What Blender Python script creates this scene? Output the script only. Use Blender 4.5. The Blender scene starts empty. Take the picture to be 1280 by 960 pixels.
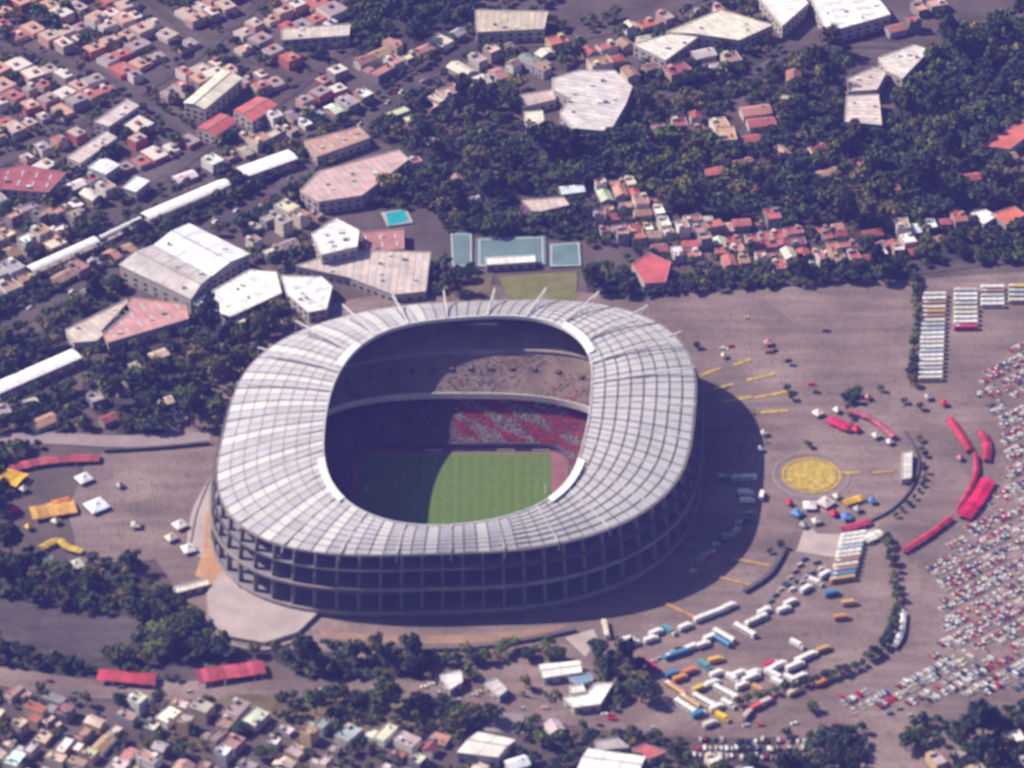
import bpy, math, random
import numpy as np
from mathutils import Vector, Matrix
random.seed(7)
RNG = np.random.default_rng(7)
sc = bpy.context.scene
COL = sc.collection
rad = math.radians

# ------------------------------------------------------------------ camera, sky, sun, exposure
EL = rad(35.0); DIST = 2200.0; FPX = 4840.0
cam_d = bpy.data.cameras.new('camera'); cam = bpy.data.objects.new('camera', cam_d); COL.objects.link(cam)
FWD = np.array([0, math.cos(EL), -math.sin(EL)]); UP = np.array([0, math.sin(EL), math.cos(EL)])
CAM = -FWD * DIST
cam.location = CAM; cam.rotation_euler = (rad(90) - EL, 0, 0)
cam_d.sensor_width = 36; cam_d.lens = 36 * FPX / 1280; cam_d.clip_start = 10; cam_d.clip_end = 12000
cam_d.dof.use_dof = True; cam_d.dof.focus_distance = 1.0e6; cam_d.dof.aperture_fstop = 0.075   # the whole shot is a little out of focus, as the photograph is
sc.camera = cam

SUN = Vector((-1.0, 0.29, 1.0)).normalized()
w = bpy.data.worlds.new('World'); sc.world = w; w.use_nodes = True
nt = w.node_tree; nt.nodes.clear()
sky = nt.nodes.new('ShaderNodeTexSky'); sky.sky_type = 'NISHITA'; sky.sun_disc = False
sky.sun_elevation = math.asin(SUN.z); sky.sun_rotation = math.atan2(SUN.x, SUN.y)
sky.air_density = 1.3; sky.dust_density = 1.5
bg = nt.nodes.new('ShaderNodeBackground'); bg.inputs[1].default_value = 0.05
wo = nt.nodes.new('ShaderNodeOutputWorld')
nt.links.new(sky.outputs[0], bg.inputs[0]); nt.links.new(bg.outputs[0], wo.inputs[0])
sd = bpy.data.lights.new('sun', 'SUN'); sd.energy = 5.0; sd.angle = rad(0.53); sd.color = (1.0, 0.89, 0.77)
so = bpy.data.objects.new('sun', sd); COL.objects.link(so)
so.rotation_euler = SUN.to_track_quat('Z', 'Y').to_euler()
sc.view_settings.view_transform = 'Standard'; sc.view_settings.look = 'None'
sc.view_settings.exposure = 0.78; sc.view_settings.gamma = 1.0; sc.view_settings.use_curve_mapping = False
sc.cycles.use_denoising = True
sc.cycles.max_bounces = 5; sc.cycles.volume_bounces = 0; sc.cycles.transparent_max_bounces = 4

def G(px, py, z=0.0):
    """photo pixel (1280 x 960) -> world point at height z"""
    d = FWD * FPX + np.array([1., 0, 0]) * (px - 640) + UP * (480 - py)
    t = (z - CAM[2]) / d[2]
    p = CAM + d * t
    return (float(p[0]), float(p[1]))

# ------------------------------------------------------------------ materials
def newmat(name):
    m = bpy.data.materials.new(name); m.use_nodes = True
    n = m.node_tree; b = n.nodes['Principled BSDF']
    return m, n, b
def mat(name, col, rough=0.85, var=0.25, scale=0.15, fine=2.0, spec=0.3, metal=0.0, objcol=False, rnd=0.0, bump=0.0):
    """base colour with two octaves of stain noise; objcol multiplies by the object's own colour"""
    m, n, b = newmat(name)
    N = n.nodes.new; L = n.links.new
    b.inputs['Roughness'].default_value = rough; b.inputs['Metallic'].default_value = metal
    b.inputs['Specular IOR Level'].default_value = spec
    tc = N('ShaderNodeTexCoord'); geo = N('ShaderNodeNewGeometry')
    n1 = N('ShaderNodeTexNoise'); n1.inputs['Scale'].default_value = scale; n1.inputs['Detail'].default_value = 5
    n2 = N('ShaderNodeTexNoise'); n2.inputs['Scale'].default_value = fine; n2.inputs['Detail'].default_value = 3
    L(geo.outputs['Position'], n1.inputs['Vector']); L(geo.outputs['Position'], n2.inputs['Vector'])
    a = N('ShaderNodeMath'); a.operation = 'ADD'; L(n1.outputs[0], a.inputs[0])
    h = N('ShaderNodeMath'); h.operation = 'MULTIPLY'; h.inputs[1].default_value = 0.5; L(n2.outputs[0], h.inputs[0]); L(h.outputs[0], a.inputs[1])
    mr = N('ShaderNodeMapRange'); mr.inputs[1].default_value = 0.45; mr.inputs[2].default_value = 1.05
    mr.inputs[3].default_value = 1 - var; mr.inputs[4].default_value = 1 + var
    L(a.outputs[0], mr.inputs[0])
    src = mr.outputs[0]
    if rnd:
        oi = N('ShaderNodeObjectInfo'); r = N('ShaderNodeMapRange'); r.inputs[3].default_value = 1 - rnd; r.inputs[4].default_value = 1 + rnd
        L(oi.outputs['Random'], r.inputs[0]); mm = N('ShaderNodeMath'); mm.operation = 'MULTIPLY'
        L(src, mm.inputs[0]); L(r.outputs[0], mm.inputs[1]); src = mm.outputs[0]
    vm = N('ShaderNodeVectorMath'); vm.operation = 'SCALE'; L(src, vm.inputs['Scale'])
    if objcol:
        oi2 = N('ShaderNodeObjectInfo'); L(oi2.outputs['Color'], vm.inputs[0])
    else:
        vm.inputs[0].default_value = col[:3]
    L(vm.outputs[0], b.inputs['Base Color'])
    if bump:
        bp = N('ShaderNodeBump'); bp.inputs['Strength'].default_value = bump; bp.inputs['Distance'].default_value = 0.3
        L(n2.outputs[0], bp.inputs['Height']); L(bp.outputs[0], b.inputs['Normal'])
    return m
def island_mat(name, cols, rough=0.8):
    m, n, b = newmat(name); N = n.nodes.new; L = n.links.new
    g = N('ShaderNodeNewGeometry'); cr = N('ShaderNodeValToRGB'); cr.color_ramp.interpolation = 'CONSTANT'
    el = cr.color_ramp.elements
    while len(el) < len(cols): el.new(0.5)
    for i, c in enumerate(cols): el[i].position = i / len(cols); el[i].color = (*c, 1)
    L(g.outputs['Random Per Island'], cr.inputs[0]); L(cr.outputs[0], b.inputs['Base Color'])
    b.inputs['Roughness'].default_value = rough
    return m
def leaf_mat(name, col, var=0.5):
    m, n, b = newmat(name); N = n.nodes.new; L = n.links.new
    g = N('ShaderNodeNewGeometry'); oi = N('ShaderNodeObjectInfo')
    r1 = N('ShaderNodeMapRange'); r1.inputs[3].default_value = 1 - var; r1.inputs[4].default_value = 1 + var
    L(g.outputs['Random Per Island'], r1.inputs[0])
    r2 = N('ShaderNodeMapRange'); r2.inputs[3].default_value = 0.5; r2.inputs[4].default_value = 1.6; L(oi.outputs['Random'], r2.inputs[0])
    mm = N('ShaderNodeMath'); mm.operation = 'MULTIPLY'; L(r1.outputs[0], mm.inputs[0]); L(r2.outputs[0], mm.inputs[1])
    nz = N('ShaderNodeTexNoise'); nz.inputs['Scale'].default_value = 0.014; L(g.outputs['Position'], nz.inputs['Vector'])
    rz_ = N('ShaderNodeMapRange'); rz_.inputs[1].default_value = .4; rz_.inputs[2].default_value = .65; L(nz.outputs[0], rz_.inputs[0])
    mx = N('ShaderNodeMix'); mx.data_type = 'RGBA'; L(rz_.outputs[0], mx.inputs[0])
    mx.inputs[6].default_value = (*col, 1); mx.inputs[7].default_value = (col[0] * 1.6, col[1] * 1.45, col[2] * 0.8, 1)
    vm = N('ShaderNodeVectorMath'); vm.operation = 'SCALE'; L(mx.outputs[2], vm.inputs[0]); L(mm.outputs[0], vm.inputs['Scale'])
    L(vm.outputs[0], b.inputs['Base Color']); b.inputs['Roughness'].default_value = 0.7; b.inputs['Specular IOR Level'].default_value = 0.2
    return m

def asphalt_mat(name, col):
    """worn asphalt: large fading, resurfaced patches, tyre-dark streaks, grain"""
    m, n, b = newmat(name); N = n.nodes.new; L = n.links.new
    g = N('ShaderNodeNewGeometry')
    def noise(sc_, det, sx=1, sy=1):
        mp = N('ShaderNodeMapping'); mp.inputs['Scale'].default_value = (sx, sy, 1); mp.inputs['Rotation'].default_value = (0, 0, .5)
        L(g.outputs['Position'], mp.inputs[0]); t = N('ShaderNodeTexNoise'); t.inputs['Scale'].default_value = sc_; t.inputs['Detail'].default_value = det
        L(mp.outputs[0], t.inputs['Vector']); return t.outputs[0]
    def rng(x, a, c, lo, hi):
        r = N('ShaderNodeMapRange'); r.inputs[1].default_value = a; r.inputs[2].default_value = c; r.inputs[3].default_value = lo; r.inputs[4].default_value = hi; L(x, r.inputs[0]); return r.outputs[0]
    def mul(x, y):
        k = N('ShaderNodeMath'); k.operation = 'MULTIPLY'; L(x, k.inputs[0]); L(y, k.inputs[1]); return k.outputs[0]
    v = N('ShaderNodeTexVoronoi'); v.inputs['Scale'].default_value = .035; L(g.outputs['Position'], v.inputs['Vector'])
    sp = N('ShaderNodeSeparateColor'); L(v.outputs['Color'], sp.inputs[0])
    x = mul(rng(noise(.018, 5), .3, .7, .72, 1.28), rng(sp.outputs[0], 0, 1, .88, 1.1))
    x = mul(x, rng(noise(.06, 4, .25, 2.2), .35, .65, .82, 1.12))
    x = mul(x, rng(noise(.9, 3), .3, .7, .74, 1.26))
    x = mul(x, rng(noise(.25, 4), .58, .72, 1.0, .68))
    vm = N('ShaderNodeVectorMath'); vm.operation = 'SCALE'; vm.inputs[0].default_value = col; L(x, vm.inputs['Scale'])
    L(vm.outputs[0], b.inputs['Base Color']); b.inputs['Roughness'].default_value = .9; b.inputs['Specular IOR Level'].default_value = .25
    return m
M = {}
M['earth'] = mat('earth', (0.095, 0.072, 0.066), 0.95, 0.55, 0.03, 0.5)
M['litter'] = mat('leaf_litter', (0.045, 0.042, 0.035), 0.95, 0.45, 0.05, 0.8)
M['asphalt'] = asphalt_mat('asphalt', (0.2, 0.148, 0.132))
M['asphalt_dark'] = asphalt_mat('asphalt_dark', (0.085, 0.068, 0.068))
M['paving'] = mat('paving', (0.26, 0.205, 0.21), 0.9, 0.25, 0.08, 1.0)
M['pale_paving'] = mat('pale_paving', (0.38, 0.32, 0.30), 0.9, 0.25, 0.08, 1.0)
M['soil'] = mat('soil', (0.27, 0.175, 0.12), 0.95, 0.35, 0.08, 1.0)
M['soil_orange'] = mat('orange_soil', (0.42, 0.24, 0.13), 0.95, 0.35, 0.08, 1.0)
M['lawn'] = mat('lawn', (0.16, 0.15, 0.05), 0.95, 0.35, 0.1, 1.2)
M['dry_grass'] = mat('dry_grass', (0.14, 0.105, 0.06), 0.95, 0.5, 0.08, 0.8)
M['court_green'] = mat('court_green', (0.12, 0.19, 0.2), 0.8, 0.2, 0.1, 1.0)
M['teal'] = mat('teal', (0.03, 0.42, 0.45), 0.5, 0.15, 0.2, 1.0)
M['water'] = mat('pool_water', (0.02, 0.33, 0.36), 0.12, 0.15, 0.3, 1.5, spec=0.5)
M['concrete'] = mat('concrete', (0.31, 0.265, 0.25), 0.9, 0.3, 0.1, 1.0)
M['column'] = mat('column_concrete', (0.27, 0.235, 0.22), 0.9, 0.3, 0.1, 1.0)
M['concrete_dark'] = mat('concrete_dark', (0.1, 0.09, 0.1), 0.9, 0.3, 0.1, 1.0)
M['wall_grey'] = mat('gallery_grey', (0.22, 0.215, 0.23), 0.9, 0.3, 0.1, 1.0)
M['stand'] = mat('stand_concrete', (0.25, 0.19, 0.16), 0.9, 0.35, 0.08, 1.2)
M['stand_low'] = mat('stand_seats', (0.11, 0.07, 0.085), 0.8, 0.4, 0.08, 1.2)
M['roofpanel'] = mat('roof_panel_sheet', (0.5, 0.487, 0.482), 0.6, 0.2, 0.06, 0.7, rnd=0.05)
M['roofpanel_grey'] = mat('roof_panel_weathered', (0.43, 0.42, 0.44), 0.65, 0.24, 0.06, 0.7, rnd=0.06)
M['roofpanel_pale'] = mat('roof_panel_clean', (0.58, 0.57, 0.555), 0.6, 0.12, 0.06, 0.8, rnd=0.08)
M['roofdeck'] = mat('roof_deck', (0.13, 0.125, 0.15), 0.85, 0.2, 0.1, 1.0)
M['steel_white'] = mat('white_steel', (0.66, 0.65, 0.63), 0.5, 0.12, 0.2, 2.0)
M['white'] = mat('white_sheet', (0.82, 0.81, 0.79), 0.55, 0.08, 0.2, 2.0)
M['markwhite'] = mat('white_marking', (0.6, 0.6, 0.58), 0.8, 0.2, 0.3, 2.0)
M['wornwhite'] = mat('worn_white_lines', (0.22, 0.26, 0.18), 0.9, 0.4, 0.3, 2.0)
M['yellow_paint'] = mat('yellow_paint', (0.42, 0.3, 0.055), 0.85, 0.55, 0.3, 0.9)
M['orange_paint'] = mat('orange_paint', (0.38, 0.22, 0.08), 0.85, 0.3, 0.25, 2.0)
M['redtrack'] = mat('red_surround', (0.22, 0.1, 0.1), 0.9, 0.25, 0.1, 1.0)
M['obj'] = mat('painted_wall', (1, 1, 1), 0.85, 0.2, 0.25, 1.5, objcol=True)
M['roofobj'] = mat('roof_coating', (1, 1, 1), 0.85, 0.34, 0.12, 0.9, objcol=True)
M['tarp'] = mat('tarpaulin', (1, 1, 1), 0.7, 0.3, 0.25, 1.0, objcol=True)
M['paint'] = mat('vehicle_paint', (1, 1, 1), 0.35, 0.06, 0.3, 2.0, spec=0.5, objcol=True)
M['glass'] = mat('dark_glass', (0.03, 0.035, 0.045), 0.12, 0.1, 0.3, 2.0, spec=0.5)
M['rubber'] = mat('rubber', (0.025, 0.025, 0.027), 0.9, 0.1, 0.5, 2.0)
M['dark'] = mat('dark_metal', (0.06, 0.06, 0.07), 0.6, 0.15, 0.3, 2.0)
M['tank'] = mat('black_tank', (0.03, 0.03, 0.035), 0.5, 0.15, 0.5, 2.0)
M['bark'] = mat('bark', (0.09, 0.065, 0.045), 0.95, 0.3, 1.0, 4.0)
M['skylight'] = mat('skylight', (0.45, 0.5, 0.55), 0.25, 0.1, 0.3, 2.0, spec=0.5)
M['leaf_a'] = leaf_mat('foliage_dark', (0.030, 0.046, 0.030))
M['leaf_b'] = leaf_mat('foliage_green', (0.055, 0.08, 0.028))
M['leaf_c'] = leaf_mat('foliage_olive', (0.095, 0.09, 0.04))
M['crowd_red'] = island_mat('spectators_red', [(0.6, 0.02, 0.06), (0.5, 0.03, 0.08), (0.65, 0.05, 0.08), (0.35, 0.02, 0.05)])
M['crowd_pale'] = island_mat('spectators_pale', [(0.55, 0.5, 0.42), (0.35, 0.33, 0.3), (0.6, 0.56, 0.5), (0.2, 0.16, 0.17), (0.5, 0.35, 0.3)])
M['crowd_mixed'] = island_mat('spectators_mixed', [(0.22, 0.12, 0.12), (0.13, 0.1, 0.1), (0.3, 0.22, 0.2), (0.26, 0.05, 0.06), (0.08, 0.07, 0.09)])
M['carstuff'] = island_mat('far_car_paint', [(0.66, 0.66, 0.63), (0.45, 0.02, 0.04), (0.5, 0.43, 0.33), (0.14, 0.13, 0.15), (0.42, 0.42, 0.43), (0.7, 0.68, 0.62), (0.2, 0.05, 0.06), (0.6, 0.55, 0.48), (0.05, 0.08, 0.2)], 0.4)
M['housestuff'] = island_mat('far_house_colours', [(0.45, 0.35, 0.3), (0.4, 0.12, 0.1), (0.6, 0.55, 0.5), (0.3, 0.25, 0.25), (0.5, 0.3, 0.22)])
def grass():
    m, n, b = newmat('pitch_grass'); N = n.nodes.new; L = n.links.new
    g = N('ShaderNodeNewGeometry'); wv = N('ShaderNodeTexWave'); wv.bands_direction = 'X'; wv.inputs['Scale'].default_value = 0.055
    wv.wave_profile = 'SIN'; L(g.outputs['Position'], wv.inputs['Vector'])
    nz = N('ShaderNodeTexNoise'); nz.inputs['Scale'].default_value = 0.25; nz.inputs['Detail'].default_value = 6; L(g.outputs['Position'], nz.inputs['Vector'])
    a = N('ShaderNodeMath'); a.operation = 'MULTIPLY_ADD'; L(wv.outputs[1], a.inputs[0]); a.inputs[1].default_value = 0.25; L(nz.outputs[0], a.inputs[2])
    mx = N('ShaderNodeMix'); mx.data_type = 'RGBA'; L(a.outputs[0], mx.inputs[0])
    mx.inputs[6].default_value = (0.05, 0.1, 0.008, 1); mx.inputs[7].default_value = (0.1, 0.165, 0.014, 1)
    L(mx.outputs[2], b.inputs['Base Color']); b.inputs['Roughness'].default_value = 0.9
    return m
M['grass'] = grass()

# ------------------------------------------------------------------ mesh helpers
class MB:
    def __init__(s): s.v = []; s.f = []; s.mi = []
    def face(s, pts, mi=0):
        k = len(s.v); s.v += [tuple(p) for p in pts]; s.f.append(tuple(range(k, k + len(pts)))); s.mi.append(mi)
    def box(s, x0, x1, y0, y1, z0, z1, mi=0, bottom=True, tx=0, ty=0):
        k = len(s.v)
        s.v += [(x0, y0, z0), (x1, y0, z0), (x1, y1, z0), (x0, y1, z0),
                (x0 + tx, y0 + ty, z1), (x1 - tx, y0 + ty, z1), (x1 - tx, y1 - ty, z1), (x0 + tx, y1 - ty, z1)]
        fs = [(4, 5, 6, 7), (0, 1, 5, 4), (1, 2, 6, 5), (2, 3, 7, 6), (3, 0, 4, 7)]
        if bottom: fs.append((3, 2, 1, 0))
        for f in fs: s.f.append(tuple(k + i for i in f)); s.mi.append(mi)
    def prism(s, poly, z0, z1, mi=0, bottom=False):
        if area2(poly) < 0: poly = poly[::-1]
        n = len(poly); k = len(s.v)
        s.v += [(p[0], p[1], z0) for p in poly] + [(p[0], p[1], z1) for p in poly]
        s.f.append(tuple(k + n + i for i in range(n))); s.mi.append(mi)
        for i in range(n):
            j = (i + 1) % n; s.f.append((k + i, k + j, k + n + j, k + n + i)); s.mi.append(mi)
        if bottom: s.f.append(tuple(k + i for i in reversed(range(n)))); s.mi.append(mi)
    def cyl(s, c, r, z0, z1, n=10, mi=0, r1=None):
        r1 = r if r1 is None else r1
        p = [(c[0] + r * math.cos(2 * math.pi * i / n), c[1] + r * math.sin(2 * math.pi * i / n), z0) for i in range(n)]
        q = [(c[0] + r1 * math.cos(2 * math.pi * i / n), c[1] + r1 * math.sin(2 * math.pi * i / n), z1) for i in range(n)]
        k = len(s.v); s.v += p + q
        for i in range(n):
            j = (i + 1) % n; s.f.append((k + i, k + j, k + n + j, k + n + i)); s.mi.append(mi)
        s.f.append(tuple(k + n + i for i in range(n))); s.mi.append(mi)
        s.f.append(tuple(k + i for i in reversed(range(n)))); s.mi.append(mi)
    def bar(s, a, b, wd, mi=0, wz=None):
        """rectangular beam from a to b, width wd"""
        a = Vector(a); b = Vector(b); d = (b - a)
        if d.length < 1e-6: return
        d.normalize(); u = d.cross(Vector((0, 0, 1)))
        if u.length < 1e-3: u = Vector((1, 0, 0))
        u.normalize(); v = d.cross(u).normalized(); wz = wz or wd
        k = len(s.v)
        for p in (a, b):
            for su, sv in ((-1, -1), (1, -1), (1, 1), (-1, 1)):
                s.v.append(tuple(p + u * su * wd / 2 + v * sv * wz / 2))
        for f in ((0, 1, 5, 4), (1, 2, 6, 5), (2, 3, 7, 6), (3, 0, 4, 7), (3, 2, 1, 0), (4, 5, 6, 7)):
            s.f.append(tuple(k + i for i in f)); s.mi.append(mi)
    def mesh(s, name, mats):
        me = bpy.data.meshes.new(name); me.from_pydata(s.v, [], s.f)
        for m in (mats if isinstance(mats, (list, tuple)) else [mats]): me.materials.append(m)
        if any(s.mi): me.polygons.foreach_set('material_index', s.mi)
        me.update(); return me
    def build(s, name, mats, parent=None, color=None):
        o = bpy.data.objects.new(name, s.mesh(name, mats)); COL.objects.link(o)
        if parent is not None: o.parent = parent
        if color is not None: o.color = (*color, 1)
        return o
def area2(p): return sum(p[i][0] * p[(i + 1) % len(p)][1] - p[(i + 1) % len(p)][0] * p[i][1] for i in range(len(p)))
def tag(o, label=None, cat=None, group=None, kind=None):
    if label: o['label'] = label
    if cat: o['category'] = cat
    if group: o['group'] = group
    if kind: o['kind'] = kind
    return o
def empty(name, loc=(0, 0, 0), rz=0):
    o = bpy.data.objects.new(name, None); COL.objects.link(o); o.location = loc; o.rotation_euler = (0, 0, rz); o.empty_display_size = 1
    return o
def copy_tree(src, loc, rz=0, scale=None):
    r = src.copy(); COL.objects.link(r); r.location = loc; r.rotation_euler = (0, 0, rz)
    if scale: r.scale = scale
    for ch in src.children:
        c = ch.copy(); COL.objects.link(c); c.parent = r
        for g in ch.children:
            d = g.copy(); COL.objects.link(d); d.parent = c
    return r
def kill(root):
    for c in list(root.children):
        for g in list(c.children): bpy.data.objects.remove(g)
        bpy.data.objects.remove(c)
    bpy.data.objects.remove(root)

# ------------------------------------------------------------------ occupancy grid (keeps things from standing in one another)
OX0, OY0, OW, OH = -460, -420, 920, 1010
OCC = np.zeros((OH, OW), bool)
gy, gx = np.mgrid[0:OH, 0:OW]; CXG = gx + OX0 + 0.5; CYG = gy + OY0 + 0.5
def pip(poly, X, Y):
    ins = np.zeros(X.shape, bool); n = len(poly)
    for i in range(n):
        x0, y0 = poly[i]; x1, y1 = poly[(i + 1) % n]
        if y0 == y1: continue
        c = ((y0 > Y) != (y1 > Y)) & (X < (x1 - x0) * (Y - y0) / (y1 - y0) + x0)
        ins ^= c
    return ins
def occ_poly(poly, pad=0):
    x0 = int(min(p[0] for p in poly) - OX0) - 2; x1 = int(max(p[0] for p in poly) - OX0) + 3
    y0 = int(min(p[1] for p in poly) - OY0) - 2; y1 = int(max(p[1] for p in poly) - OY0) + 3
    x0 = max(0, x0); y0 = max(0, y0); x1 = min(OW, x1); y1 = min(OH, y1)
    if x1 <= x0 or y1 <= y0: return
    OCC[y0:y1, x0:x1] |= pip(poly, CXG[y0:y1, x0:x1], CYG[y0:y1, x0:x1])
def rect(cx, cy, a, b, rz):
    c, s = math.cos(rz), math.sin(rz)
    return [(cx + c * x - s * y, cy + s * x + c * y) for x, y in ((-a / 2, -b / 2), (a / 2, -b / 2), (a / 2, b / 2), (-a / 2, b / 2))]
def free_poly(poly):
    x0 = int(min(p[0] for p in poly) - OX0) - 1; x1 = int(max(p[0] for p in poly) - OX0) + 2
    y0 = int(min(p[1] for p in poly) - OY0) - 1; y1 = int(max(p[1] for p in poly) - OY0) + 2
    if x0 < 0 or y0 < 0 or x1 > OW or y1 > OH: return False
    return not (OCC[y0:y1, x0:x1] & pip(poly, CXG[y0:y1, x0:x1], CYG[y0:y1, x0:x1])).any()
def circ(x, y, r): return [(x + r * math.cos(a * math.pi / 4), y + r * math.sin(a * math.pi / 4)) for a in range(8)]
def gp(pts, z=0): return [G(a, b, z) for a, b in pts]
def inside(poly, x, y): return bool(pip(poly, np.array([x]), np.array([y]))[0])

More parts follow.
